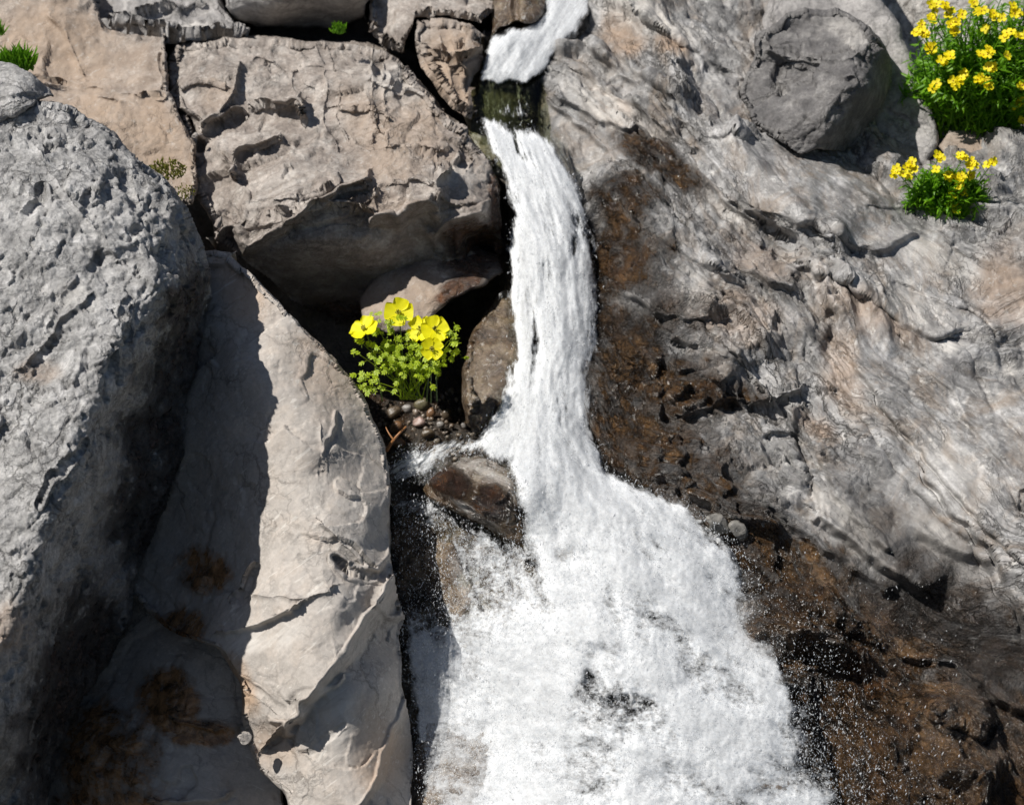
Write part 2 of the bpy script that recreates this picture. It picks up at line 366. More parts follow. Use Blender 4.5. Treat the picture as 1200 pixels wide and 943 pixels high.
    V = np.concatenate([V, V2, cen[None]]); fo = np.concatenate([fo, np.zeros((nb, 3))]); rug = np.concatenate([rug, np.ones(nb)]); PA = np.concatenate([PA, np.zeros((nb, 4), np.float32)])
    o = put(name, V, np.concatenate([F, F2]), mat, parent, {'fol': ('FLOAT_VECTOR', fo), 'paint': ('FLOAT_COLOR', PA), 'rug': ('FLOAT', rug)})
    return o

# ================================================================ MATERIALS OF THE PLACE
M_boulder = rock_mat('pitted_grey_limestone', (.30, .295, .29), (.42, .41, .40), (.52, .51, .50), grain=.5, streak=.22, pale=1.0, rough=.85, bump=1.7, pits=.45, spk=.5, brown=(.13, .09, .065))
M_slab = rock_mat('smooth_beige_slab', (.40, .365, .33), (.49, .45, .41), (.45, .395, .345), grain=.2, streak=.12, pale=.55, rough=.75, bump=.55, scratch=.45, brown=(.2, .11, .045), spk=.5)
M_tan = rock_mat('tan_outcrop', (.235, .20, .175), (.34, .295, .26), (.43, .395, .36), grain=.45, streak=.2, pale=.8, rough=.8, bump=1.0, brown=(.10, .055, .03), ochre=(.35, .255, .18))
M_grey = rock_mat('grey_outcrop', (.24, .23, .225), (.33, .315, .305), (.42, .40, .385), grain=.35, streak=.2, pale=.6, rough=.8, bump=1.0)
M_dark = rock_mat('dark_grey_boulder', (.115, .11, .11), (.17, .163, .16), (.25, .24, .23), grain=.4, streak=.2, pale=.35, rough=.8, bump=1.4)
M_massif = rock_mat('foliated_schist', (.20, .192, .184), (.315, .308, .302), (.45, .443, .437), grain=.35, streak=.6, pale=1.0, rough=.5, bump=1.5, crack=.75, ck=(2.4, .4, 2.0), cs=1.5, tan=.5, fc=True, brown=(.085, .045, .016), ochre=(.36, .25, .17), spk=.6)
M_wet = rock_mat('wet_brown_rock', (.045, .028, .015), (.11, .065, .03), (.22, .17, .11), grain=.6, streak=.35, pale=.8, crack=.6, tan=.3, rough=.3, wet=1.0, bump=1.3, brown=(.10, .05, .018), spk=.7)
M_bed = rock_mat('stream_bed', (.10, .085, .07), (.16, .14, .12), (.22, .19, .16), grain=.5, streak=.1, pale=.5, rough=.5, bump=1.2, brown=(.08, .045, .02))

# ================================================================ GROUND
def zbase(py): return 3.72 - .62 * py / 943
def build_ground():
    xs = np.concatenate([np.arange(-2400, -120, 60), np.arange(-120, 1340, 5), np.arange(1340, 3600, 60)]).astype(np.float32)
    ys = np.concatenate([np.arange(-900, -100, 40), np.arange(-100, 1060, 5), np.arange(1060, 1500, 40)]).astype(np.float32)
    gx, gy = np.meshgrid(xs, ys); px, py = gx.ravel(), gy.ravel()
    z = zbase(py) + .12 - .35 * sst(0, -900, py) * 0
    z = np.where(py < 0, zbase(py) + .12 + (-py / 943) * 1.2, z)
    z = z + .25 * sst(120, -600, px) * 0 - .10 * sst(430, 560, py) * sst(640, 560, px)
    z = z + .10 * np.exp(-(((px - 545) / 55) ** 2 + ((py - 345) / 45) ** 2))
    z = z - rbfmini(px, py)
    Q = world(px, py, z).astype(np.float32); z = z - .012 * fbm(Q * 14, 5, .6) - .05 * fbm(Q * 2.2, 3, .5)
    V = world(px, py, z); ny, nx = gx.shape; I = np.arange(nx * ny).reshape(ny, nx)
    F = np.stack([I[:-1, :-1].ravel(), I[1:, :-1].ravel(), I[1:, 1:].ravel(), I[:-1, 1:].ravel()], -1)
    PA = paint([('pale', 1150, -20, 260, 130, 0, 1.0), ('pale', 1100, 40, 90, 60, 0, 1), ('brown', 500, 500, 120, 90, 0, .6)], px, py, 3)
    o = put('ground', V, F, M_bed, None, {'fol': ('FLOAT_VECTOR', V * 8), 'paint': ('FLOAT_COLOR', PA)}); tag(o, kind='structure')
def rbfmini(px, py):   # the gravel pocket under the poppies sits a little nearer
    return .06 * np.exp(-(((px - 500) / 70) ** 2 + ((py - 490) / 45) ** 2))
build_ground()

# ================================================================ ROCKS
# --- right-hand massif of folded, foliated rock
G_poly = [(690, -70), (682, 0), (655, 45), (628, 84), (630, 140), (634, 200), (640, 260), (642, 330), (640, 420), (640, 500), (650, 565), (690, 625), (750, 690), (790, 770), (820, 860), (830, 1010),
          (1320, 1010), (1320, 140), (1200, 175), (1140, 190), (1080, 200), (1040, 160), (960, 60), (945, -70)]
G_ctrl = [(690, -60, 3.72), (700, 20, 3.66), (640, 90, 3.53), (760, 20, 3.60), (850, 20, 3.62), (900, 60, 3.60), (720, 110, 3.50), (800, 110, 3.47), (640, 170, 3.44), (700, 190, 3.42), (760, 180, 3.38),
          (830, 150, 3.42), (900, 190, 3.36), (1000, 190, 3.40), (1080, 205, 3.42), (1190, 190, 3.45), (1300, 160, 3.46), (680, 300, 3.335), (720, 250, 3.30), (780, 250, 3.27), (860, 220, 3.30), (950, 260, 3.27), (1080, 270, 3.30), (1200, 260, 3.32),
          (700, 400, 3.225), (750, 350, 3.18), (850, 350, 3.18), (950, 330, 3.20), (1050, 340, 3.22), (1200, 360, 3.22), (700, 500, 3.155), (760, 480, 3.10), (850, 470, 3.11), (950, 440, 3.13), (990, 380, 3.15), (1100, 450, 3.12), (1250, 470, 3.10),
          (740, 590, 3.065), (820, 580, 3.04), (900, 570, 3.05), (980, 560, 3.06), (1080, 560, 3.05), (1200, 600, 2.98), (860, 650, 3.02), (930, 660, 3.02), (1010, 660, 3.02), (1100, 650, 3.00), (1200, 720, 2.93),
          (860, 760, 2.93), (930, 760, 2.935), (1000, 760, 3.00), (1080, 760, 3.01), (1180, 790, 2.98), (930, 860, 2.885), (1000, 860, 2.905), (1070, 830, 2.93), (1120, 860, 2.95), (1200, 880, 2.96), (1000, 960, 2.85), (1200, 980, 2.90), (1310, 700, 2.9), (1310, 950, 2.9)]
G_feats = [
    ('crack', [(700, 45), (735, 80), (775, 110), (800, 130), (830, 150)], 9, 4),
    ('crack', [(655, 95), (700, 130), (745, 175), (790, 200)], 6, 3),
    ('ledge', [(640, 110), (690, 150), (740, 195)], 15, 60, 4),
    ('ledge', [(700, 60), (760, 95), (812, 140), (868, 160)], 23, 70, 5),
    ('block', [(655, 92), (680, 92), (712, 118), (745, 140), (748, 152), (728, 158), (690, 140), (655, 118), (640, 105)], 14, 9),
    ('block', [(800, 148), (815, 140), (860, 150), (905, 176), (945, 182), (985, 190), (1040, 225), (1085, 270), (1040, 300), (985, 290), (935, 270), (880, 245), (850, 222), (825, 190), (803, 172)], 16, 12),
    ('ledge', [(808, 175), (830, 205), (860, 232), (900, 255), (930, 265)], 23, 50, 5),
    ('crack', [(860, 235), (905, 262), (940, 290), (975, 330)], 8, 4), ('crack', [(1020, 245), (1060, 250), (1085, 240)], 6, 3), ('crack', [(1085, 262), (1110, 285), (1150, 300)], 5, 3),
    ('ledge', [(885, 310), (905, 325), (925, 330)], 27, 20, 5), ('block', [(925, 262), (945, 275), (975, 285), (978, 300), (950, 312), (925, 305)], 12, 10),
    ('ledge', [(960, 320), (1000, 335), (1050, 372), (1095, 395), (1110, 392)], 17, 60, 5),
    ('crack', [(1050, 330), (1090, 350), (1150, 378), (1165, 400)], 8, 3), ('crack', [(1110, 395), (1140, 430), (1160, 470), (1200, 520)], 6, 3),
    ('crack', [(975, 370), (970, 410), (985, 460), (1010, 500), (1050, 560), (1090, 600), (1130, 640), (1170, 700), (1200, 745)], 9, 5),
    ('ledge', [(1090, 560), (1120, 600), (1160, 640), (1185, 690), (1200, 720)], 15, 60, 5),
    ('ledge', [(960, 600), (1000, 630), (1040, 660), (1080, 690)], 27, 50, 8),
    ('ledge', [(900, 590), (940, 620), (985, 650), (1040, 690)], 20, 40, 6),
    ('ledge', [(790, 390), (830, 400), (870, 420)], 17, 25, 5), ('ledge', [(840, 465), (900, 462), (935, 452)], 20, 30, 5), ('crack', [(820, 380), (870, 430), (925, 500), (950, 560), (960, 610)], 9, 4),
    ('crack', [(780, 420), (775, 470), (800, 530), (810, 590)], 9, 5), ('ledge', [(760, 410), (800, 430), (850, 440)], 20, 30, 5),
    ('block', [(790, 440), (840, 430), (860, 450), (845, 480), (800, 492), (780, 470)], 12, 10),
    ('block', [(862, 470), (900, 455), (940, 470), (935, 510), (890, 515)], 10, 8),
    ('block', [(1065, 780), (1100, 770), (1150, 800), (1165, 850), (1150, 880), (1100, 860), (1070, 820)], 22, 16),
    ('ledge', [(1030, 745), (1060, 765), (1120, 770), (1190, 830)], 23, 40, 8),
    ('ledge', [(1000, 420), (1040, 480), (1090, 540), (1140, 600), (1200, 660)], 12, 60, 6), ('ledge', [(1060, 400), (1110, 450), (1150, 510), (1200, 570)], 9, 50, 6), ('ledge', [(930, 480), (960, 530), (985, 580), (1040, 640)], 16, 50, 6),
    ('ledge', [(700, 210), (740, 250), (790, 290), (850, 320)], 12, 50, 6), ('ledge', [(720, 330), (770, 360), (820, 370)], 14, 40, 6), ('ledge', [(640, 60), (700, 95), (760, 130), (800, 165)], 10, 50, 6), ('ledge', [(760, 30), (820, 60), (870, 90)], 10, 40, 6),
]
G_paint = [
    ('brown', 775, 190, 55, 20, 30, .85), ('brown', 738, 240, 40, 44, 60, .7), ('brown', 735, 300, 55, 60, 60, .75), ('brown', 700, 400, 60, 110, 85, .75), ('brown', 760, 470, 95, 75, 30, .8), ('brown', 715, 540, 60, 80, 80, .7), ('brown', 800, 560, 110, 70, 35, .6),
    ('brown', 835, 460, 60, 24, 10, .85), ('brown', 930, 690, 130, 60, 35, .9), ('brown', 1000, 780, 180, 90, 30, 1.0), ('brown', 1080, 860, 230, 120, 25, 1.1), ('brown', 1000, 900, 160, 110, 0, 1.1), ('brown', 1140, 740, 120, 50, 35, .85), ('brown', 870, 620, 80, 40, 20, .6),
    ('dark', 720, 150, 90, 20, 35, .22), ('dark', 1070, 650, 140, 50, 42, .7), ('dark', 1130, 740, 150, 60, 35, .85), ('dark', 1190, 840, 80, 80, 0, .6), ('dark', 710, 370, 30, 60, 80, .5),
    ('ochre', 730, 45, 26, 18, 20, 1), ('ochre', 715, 125, 28, 14, 30, 1), ('ochre', 790, 60, 22, 12, 20, .9), ('ochre', 1180, 330, 40, 45, 0, .7), ('ochre', 1020, 375, 60, 18, 25, .7), ('ochre', 985, 420, 22, 70, -15, .6),
    ('ochre', 860, 370, 70, 30, 10, .5), ('ochre', 890, 300, 50, 25, 30, .4), ('ochre', 960, 500, 30, 16, 40, .7), ('ochre', 1010, 790, 35, 20, 40, .7),
    ('pale', 760, 30, 60, 14, 15, 1), ('pale', 700, 118, 50, 16, 35, 1.0), ('pale', 745, 145, 30, 10, 35, .9), ('pale', 1170, 430, 22, 8, 0, 1), ('pale', 1110, 412, 12, 8, 0, 1), ('pale', 1100, 300, 50, 16, 30, .5), ('pale', 1130, 560, 60, 26, 45, .4), ('pale', 1100, 640, 14, 50, -45, .8),
    ('pale', 985, 600, 14, 50, -50, .9), ('pale', 1010, 640, 12, 40, -50, .9), ('pale', 1090, 370, 60, 20, 25, .5), ('pale', 820, 340, 30, 14, 30, .5), ('pale', 870, 250, 30, 10, 30, .6), ('pale', 1090, 800, 30, 12, 40, .8), ('pale', 1120, 850, 14, 22, -30, .8), ('pale', 950, 650, 20, 10, 30, .7)]
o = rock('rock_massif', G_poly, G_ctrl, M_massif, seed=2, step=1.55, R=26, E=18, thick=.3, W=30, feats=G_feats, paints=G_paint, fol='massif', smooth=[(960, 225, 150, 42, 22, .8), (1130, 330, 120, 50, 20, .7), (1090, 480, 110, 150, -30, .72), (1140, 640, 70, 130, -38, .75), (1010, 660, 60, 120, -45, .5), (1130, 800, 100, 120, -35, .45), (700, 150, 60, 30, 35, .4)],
         disp=[('fbm', 3.5, 12), ('strata', 4, 30, .5), ('strata', 11, 22, .9), ('strata', 34, 8, 1.8), ('afacet', 14, 15, 4.5), ('chip', 14, 9), ('afacet', 34, 8, 5), ('chip', 36, 6), ('aridge', 50, 1.5, 5), ('strata', 80, 1.6, 3), ('fbm', 80, 1.4, 4)])
tag(o, 'huge grey folded outcrop filling the right side, brown and wet where it meets the falls', 'rock')

# --- slab behind and dark boulder, upper right
o = rock('leaning_slab', [(885, 60), (893, 20), (925, -70), (1010, -70), (1033, 0), (1052, 27), (1070, 73), (1086, 110), (1097, 143), (1102, 168), (1088, 192), (1060, 200), (1025, 205), (1000, 190), (940, 150)],
         [(900, 0, 3.62), (1000, -40, 3.66), (1030, 20, 3.57), (1060, 100, 3.53), (1085, 180, 3.47), (1030, 190, 3.48), (940, 100, 3.6)], M_grey, seed=4, R=12, E=12, thick=.3,
         disp=[('fbm', 5, 7), ('facet', 12, 4), ('fbm', 40, 1.8, 4)], feats=[('crack', [(1040, 130), (1070, 145), (1088, 150)], 5, 3)], fol=60)
tag(o, 'smooth pale grey slab standing between the dark round boulder and the large flowering bush', 'rock')
o = rock('dark_boulder', [(862, 112), (868, 92), (882, 66), (882, 42), (895, 30), (920, 14), (945, 6), (985, 5), (1010, 20), (1028, 36), (1042, 52), (1049, 75), (1047, 95), (1038, 125), (1022, 150), (1005, 172), (990, 183), (962, 178), (935, 184), (905, 165), (880, 148)],
         [(870, 110, 3.44), (890, 60, 3.45), (930, 20, 3.46), (980, 10, 3.47), (1030, 50, 3.39), (1018, 100, 3.34), (975, 150, 3.32), (930, 165, 3.34), (950, 100, 3.36), (980, 60, 3.39), (1048, 85, 3.52), (1035, 130, 3.50), (1005, 170, 3.47), (985, 182, 3.42), (900, 130, 3.38)],
         M_dark, seed=6, step=1.6, R=8, E=7, thick=.16, W=20, disp=[('fbm', 7, 9), ('chip', 15, 13), ('facet', 26, 7), ('strata', 6, 6, .9), ('chip', 45, 4), ('fbm', 70, 1.8, 4)], fol=25, rough=2.5,
         feats=[('block', [(895, 40), (940, 30), (1000, 35), (1020, 60), (985, 75), (920, 70), (890, 62)], 8, 8), ('crack', [(885, 70), (940, 80), (1000, 95)], 6, 4)],
         paints=[('pale', 985, 28, 40, 12, 20, .5)])
tag(o, 'round dark grey boulder with a rugged face, upper right, wedged against the pale leaning slab', 'boulder')
o = rock('pinkish_rock', [(1102, 172), (1112, 152), (1150, 148), (1200, 146), (1310, 130), (1310, 210), (1200, 200), (1160, 196), (1125, 198)],
         [(1110, 175, 3.46), (1150, 155, 3.50), (1200, 150, 3.52), (1300, 140, 3.54), (1130, 195, 3.43), (1200, 198, 3.43), (1300, 205, 3.44)], M_tan, seed=8, R=10, E=8, disp=[('facet', 14, 4), ('fbm', 30, 2)], paints=[('ochre', 1180, 175, 90, 30, 0, .9)])
tag(o, 'low pinkish beige rock lying under the large flowering bush', 'rock')

# --- upper left
o = rock('ochre_rock', [(-80, -80), (60, -80), (105, -20), (125, 30), (150, 38), (195, 38), (200, 100), (215, 140), (232, 165), (235, 215), (225, 240), (200, 235), (150, 190), (90, 150), (0, 130), (-80, 120)],
         [(-60, -60, 3.75), (20, 0, 3.58), (85, 40, 3.55), (0, 80, 3.50), (90, 95, 3.50), (110, 115, 3.42), (150, 60, 3.53), (190, 60, 3.50), (180, 110, 3.43), (150, 140, 3.38), (200, 160, 3.36), (215, 190, 3.34), (190, 200, 3.34), (0, 120, 3.4), (90, 60, 3.54)], M_tan, seed=12, R=7, E=7, thick=.3,
         feats=[('crack', [(40, 88), (62, 94), (80, 96), (105, 101), (125, 101), (138, 108), (160, 110), (187, 108), (193, 88), (190, 60)], 10, 3), ('ledge', [(90, 70), (86, 50), (75, 30), (55, 8)], -1, 30, 6),
                ('ledge', [(92, 74), (84, 52), (72, 28), (52, 4)][::-1], 12, 26, 5), ('ledge', [(40, 90), (105, 102), (140, 110), (187, 109)], 9, 30, 4)],
         disp=[('fbm', 4, 8), ('chip', 13, 8), ('facet', 34, 3), ('chip', 50, 2), ('fbm', 60, 1.5, 4)],
         paints=[('ochre', 60, 50, 90, 60, 20, .9), ('ochre', 150, 80, 60, 35, 0, .75), ('ochre', 160, 150, 90, 50, 30, 1.0), ('ochre', 200, 200, 30, 30, 0, .7)])
tag(o, 'ochre and tan rock face with a thin dark crack, top left behind the grey boulders', 'rock')
E_poly = [(188, 66), (198, 46), (232, 38), (262, 34), (300, 34), (350, 37), (400, 41), (432, 44), (455, 52), (478, 68), (502, 96), (522, 120), (545, 140), (566, 165), (586, 190), (594, 225), (592, 270), (592, 312), (576, 320), (540, 316), (500, 320),
          (470, 328), (448, 338), (432, 355), (428, 378), (398, 384), (355, 366), (322, 340), (295, 318), (268, 298), (246, 288), (238, 262), (226, 242), (214, 222), (205, 190), (212, 165), (198, 130), (188, 108)]
E_ctrl = [(190, 70, 3.52), (250, 38, 3.54), (340, 38, 3.55), (430, 46, 3.54), (250, 90, 3.45), (340, 80, 3.46), (430, 90, 3.42), (490, 110, 3.42), (550, 150, 3.36), (200, 140, 3.42), (220, 200, 3.36), (300, 150, 3.38), (400, 150, 3.36), (480, 180, 3.31), (570, 190, 3.33),
          (250, 260, 3.30), (300, 220, 3.27), (380, 215, 3.24), (430, 240, 3.24), (500, 230, 3.25), (560, 240, 3.26), (592, 240, 3.34), (300, 285, 3.27), (350, 280, 3.23), (430, 275, 3.25), (500, 280, 3.32), (560, 290, 3.36), (590, 300, 3.42),
          (290, 308, 3.33), (340, 340, 3.42), (400, 360, 3.47), (430, 330, 3.38), (470, 318, 3.345), (540, 308, 3.355)]
E_feats = [
    ('ledge', [(205, 95), (230, 88), (262, 92)], 7, 14, 4), ('ledge', [(380, 70), (410, 78), (436, 72)], 6, 16, 4), ('crack', [(375, 45), (390, 90), (385, 130), (400, 165)], 5, 2.5), ('ledge', [(395, 120), (425, 118), (455, 130)], 7, 22, 4), ('ledge', [(455, 165), (490, 158), (512, 165)], 8, 20, 4), ('crack', [(300, 60), (330, 75), (372, 72)], 4, 2.5), ('ledge', [(460, 205), (485, 198), (505, 205)], 7, 14, 4),
    ('block', [(280, 118), (300, 104), (318, 97), (350, 93), (364, 99), (362, 120), (356, 143), (340, 127), (310, 124), (285, 128)], 30, 7, (.25, .5)),
    ('block', [(236, 152), (262, 136), (300, 134), (336, 142), (337, 163), (305, 173), (280, 178), (282, 192), (275, 207), (262, 205), (250, 188)], 16, 7, (.1, .2)),
    ('block', [(268, 232), (276, 208), (300, 190), (336, 168), (365, 172), (398, 180), (436, 180), (441, 195), (436, 216), (415, 220), (385, 238), (350, 262), (310, 290), (280, 300), (262, 262)], 20, 8, (.02, .06)),
    ('ledge', [(330, 240), (370, 234), (410, 230), (440, 218)], 8, 30, 5), ('ledge', [(320, 225), (355, 215), (395, 208)], 5, 20, 4), ('crack', [(300, 250), (335, 240), (372, 222), (400, 205)], 4, 2.5),
    ('crack', [(190, 112), (202, 128), (215, 140), (222, 155), (232, 168)], 16, 5), ('crack', [(232, 165), (248, 146), (275, 130)], 12, 4), ('block', [(222, 155), (236, 150), (240, 165), (228, 172)], -26, 5),
    ('block', [(190, 50), (240, 40), (290, 60), (280, 110), (262, 132), (235, 148), (205, 125), (192, 100)], 10, 8),
    ('block', [(514, 184), (530, 180), (544, 168), (552, 160), (556, 176), (548, 192), (520, 194)], -34, 5),
    ('block', [(533, 264), (560, 260), (588, 266), (594, 300), (588, 318), (540, 316), (532, 295)], -70, 8),
    ('ledge', [(440, 245), (462, 250), (480, 240), (500, 232), (514, 214)], 34, 90, 8),
    ('block', [(515, 215), (560, 215), (582, 225), (575, 258), (545, 262), (525, 275), (505, 300), (498, 270), (502, 240)], 18, 8),
    ('crack', [(440, 70), (448, 90), (452, 80)], 8, 3), ('crack', [(470, 60), (478, 85), (470, 95)], 10, 4), ('crack', [(345, 75), (347, 90), (360, 96)], 4, 2.5), ('ledge', [(435, 90), (460, 95), (486, 100), (508, 118)], 9, 24, 5),
    ('crack', [(500, 96), (520, 128), (545, 150), (565, 175)], 8, 5), ('crack', [(440, 160), (445, 120), (440, 60)], 4, 3), ('ledge', [(252, 275), (262, 262), (268, 250)], 12, 10, 4)]
o = rock('outcrop', E_poly, E_ctrl, M_tan, seed=14, step=1.65, R=7, E=8, thick=.3, W=26, feats=E_feats, fol=-25, rough=2.5,
         disp=[('fbm', 4, 9), ('chip', 8, 17), ('chip', 20, 8), ('strata', 30, 3, 1.0), ('chip', 40, 4), ('facet', 60, 2), ('fbm', 70, 1.4, 4)],
         paints=[('brown', 588, 235, 14, 60, 0, 1.1), ('brown', 560, 290, 40, 30, 0, .9), ('brown', 400, 370, 70, 20, 0, .8), 
                 ('ochre', 470, 150, 60, 60, 0, .55), ('ochre', 430, 120, 40, 30, 0, .5), ('ochre', 250, 105, 25, 20, 0, .5), ('ochre', 450, 230, 50, 20, 0, .4), ('pale', 460, 90, 40, 20, 20, .7), ('pale', 540, 200, 30, 12, 0, .5), ('pale', 330, 200, 50, 14, -25, .35)])
tag(o, 'massive brownish grey angular outcrop with overhanging blocks, left of the upper falls', 'rock')
o = rock('reddish_rock', [(480, 24), (495, 14), (520, 14), (545, 20), (560, 24), (574, 38), (575, 60), (571, 88), (566, 108), (563, 142), (548, 140), (524, 124), (507, 103), (487, 72), (481, 46)],
         [(490, 25, 3.56), (560, 30, 3.54), (500, 60, 3.50), (555, 60, 3.47), (520, 110, 3.46), (555, 120, 3.44), (572, 80, 3.54), (565, 130, 3.48)], M_tan, seed=16, R=5, E=6, thick=.2, W=18,
         disp=[('fbm', 6, 6), ('chip', 13, 16), ('chip', 30, 6), ('fbm', 70, 1.3, 4)], feats=[('ledge', [(500, 52), (530, 58), (565, 50)], 8, 20, 4), ('crack', [(520, 20), (528, 60), (545, 105)], 5, 3)], paints=[('ochre', 525, 70, 50, 60, 20, 1.1), ('ochre', 550, 110, 30, 30, 0, .8), ('brown', 572, 90, 8, 40, 0, .8)])
tag(o, 'pinkish tan block wedged between the brown outcrop and the top of the falls', 'rock')
o = rock('sunlit_rock', [(426, 380), (424, 350), (440, 318), (472, 296), (502, 286), (546, 286), (584, 300), (590, 320), (572, 332), (552, 340), (524, 354), (510, 368), (492, 388), (455, 392)],
         [(440, 300, 3.42), (560, 290, 3.42), (432, 352, 3.33), (470, 330, 3.33), (535, 318, 3.33), (580, 320, 3.34), (500, 350, 3.27), (450, 375, 3.27), (505, 365, 3.28), (550, 335, 3.29)], M_tan, seed=18, R=9, E=9, thick=.12, W=16,
         disp=[('fbm', 8, 4), ('facet', 26, 4), ('facet', 60, 1.5), ('fbm', 70, 1, 4)], paints=[('brown', 545, 332, 40, 14, -30, 1.0), ('brown', 560, 305, 50, 16, 0, .8), ('brown', 450, 385, 40, 14, 0, .6), ('ochre', 480, 350, 60, 26, 0, .8)], fol=-20)
tag(o, 'small pinkish brown rock in sunlight just above the poppies', 'rock')
o = rock('rough_grey_rock', [(100, 40), (94, 8), (110, -70), (255, -70), (262, 0), (280, 22), (292, 38), (240, 44), (190, 42), (140, 38)], [(110, 30, 3.60), (130, -50, 3.74), (250, -40, 3.74), (180, 20, 3.57), (270, 30, 3.58)], M_grey, seed=20, R=12, E=10,
         disp=[('fbm', 5, 8), ('chip', 14, 14), ('chip', 34, 6), ('fbm', 60, 2)], paints=[('pale', 225, 18, 20, 8, 0, .8)], feats=[('crack', [(100, 30), (115, 10), (118, -40)], 20, 7), ('crack', [(125, 18), (170, 8), (235, 0)], 14, 5)])
tag(o, 'crumbly dark grey rock along the top edge above the ochre face', 'rock')
o = rock('capstone', [(248, -80), (445, -80), (438, -5), (432, 22), (400, 35), (345, 37), (300, 35), (278, 28), (262, 10)],
         [(260, -50, 3.72), (440, -60, 3.72), (270, 5, 3.60), (330, 2, 3.56), (420, -5, 3.56), (290, 28, 3.68), (350, 32, 3.72), (420, 24, 3.70)], M_grey, seed=22, R=8, E=8, disp=[('fbm', 5, 6), ('chip', 12, 8), ('chip', 34, 3), ('fbm', 50, 1.6)])
tag(o, 'grey rock with a dark undercut lip lying on top of the brown outcrop', 'rock')
o = rock('flat_grey_rock', [(432, -80), (585, -80), (580, 12), (562, 24), (520, 16), (488, 18), (480, 40), (470, 62), (445, 50), (430, 34)],
         [(440, -60, 3.76), (570, -60, 3.76), (440, 20, 3.60), (500, 5, 3.60), (570, 10, 3.60), (465, 50, 3.58)], M_tan, seed=24, R=5, E=5, disp=[('fbm', 5, 6), ('chip', 15, 9), ('chip', 40, 3), ('fbm', 50, 1.6)], feats=[('crack', [(436, 40), (445, 20), (440, 0)], 12, 5)])
tag(o, 'flat greyish tan rock at the top edge above the pinkish block', 'rock')
o = rock('dark_wet_rock', [(576, 18), (580, -80), (645, -80), (642, -2), (638, 20), (624, 29), (604, 26), (586, 34), (576, 45)], [(580, 20, 3.60), (640, -60, 3.75), (590, -60, 3.75), (610, 5, 3.56), (635, 10, 3.59)], M_wet, seed=26, R=8, E=8, disp=[('facet', 22, 8), ('fbm', 50, 2)],
         feats=[('crack', [(603, -10), (606, 20)], 12, 4)])
tag(o, 'small dark wet rock beside the very top of the falls', 'rock')

# --- foreground left
A_poly = [(-90, 128), (0, 124), (45, 112), (82, 118), (128, 148), (172, 188), (200, 208), (222, 240), (240, 285), (249, 325), (248, 365), (240, 410), (223, 470), (217, 540), (197, 600), (176, 642), (161, 692), (156, 732), (121, 792), (82, 850), (62, 900), (56, 1010), (-90, 1010)]
A_ctrl = [(-80, 140, 2.98), (0, 132, 3.02), (80, 128, 3.04), (130, 160, 3.03), (175, 195, 3.03), (-60, 300, 2.82), (40, 230, 2.88), (60, 320, 2.83), (120, 260, 2.88), (150, 320, 2.86), (200, 250, 2.96), (203, 330, 2.86), (165, 400, 2.805), (130, 470, 2.77), (105, 540, 2.72), (80, 600, 2.70), (52, 680, 2.67), (30, 760, 2.65), (15, 860, 2.63),
          (0, 420, 2.78), (60, 420, 2.79), (0, 560, 2.72), (-60, 700, 2.68), (-60, 900, 2.64), (232, 270, 3.08), (247, 325, 3.05), (246, 365, 3.05), (236, 410, 3.05), (218, 470, 3.05), (212, 540, 3.06), (192, 600, 3.06), (160, 690, 3.05), (118, 790, 3.04), (60, 900, 3.02), (55, 1000, 3.01),
          (200, 400, 2.95), (165, 500, 2.95), (130, 620, 2.92), (90, 740, 2.90), (45, 860, 2.88), (40, 960, 2.90)]
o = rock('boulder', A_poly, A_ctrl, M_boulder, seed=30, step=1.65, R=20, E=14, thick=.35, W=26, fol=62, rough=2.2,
         feats=[('crack', [(88, 125), (110, 150), (150, 190), (160, 235)], 7, 5), ('crack', [(50, 215), (53, 235), (32, 250)], 14, 6), ('ledge', [(125, 210), (112, 222)], 10, 20, 5), ('crack', [(190, 225), (198, 260), (204, 300)], 8, 5), ('crack', [(165, 135), (190, 200), (195, 232)], 5, 4),
                ('ledge', [(100, 350), (70, 372), (55, 400), (30, 430)][::-1], 8, 40, 6), ('crack', [(45, 590), (60, 560), (75, 552), (105, 515)], 10, 4), ('ledge', [(50, 180), (100, 250), (140, 300)], 6, 60, 8), ('crack', [(60, 385), (90, 330), (120, 300), (160, 290)], 5, 4)],
         disp=[('fbm', 3.5, 12), ('facet', 9, 9), ('chip', 20, 9), ('ridge', 18, 2.5), ('chip', 46, 4), ('facet', 60, 2.2), ('aridge', 14, 2, 3), ('pits', 26, 6), ('fbm', 90, 2, 4)],
         paints=[('brown', 222, 390, 34, 100, 8, .55), ('brown', 180, 560, 46, 150, 10, .55), ('brown', 105, 800, 66, 140, 20, .6), ('ochre', 15, 740, 25, 40, 0, .5), ('ochre', 50, 430, 26, 14, 0, .4), ('pale', 85, 345, 30, 14, 10, .5)])  # right flank: the rock's brown tone, strengthened to paint its shade darker
tag(o, 'enormous rough pitted grey boulder filling the left edge of the view', 'boulder')
o = rock('grey_rock', [(-90, 76), (0, 74), (20, 77), (42, 90), (55, 100), (64, 112), (48, 118), (40, 128), (15, 138), (0, 142), (-90, 150)], [(-80, 80, 3.12), (10, 80, 3.10), (55, 108, 3.09), (20, 105, 3.03), (0, 130, 3.04), (-60, 120, 3.02)], M_boulder, seed=32, R=14, E=14, thick=.1, W=16,
         disp=[('fbm', 8, 5), ('facet', 24, 5), ('facet', 55, 2.5), ('fbm', 90, 1.6, 4)], feats=[('crack', [(0, 118), (20, 112), (42, 112)], 6, 5)])
tag(o, 'small grey rock sitting on top of the enormous pitted boulder at the left edge', 'rock')
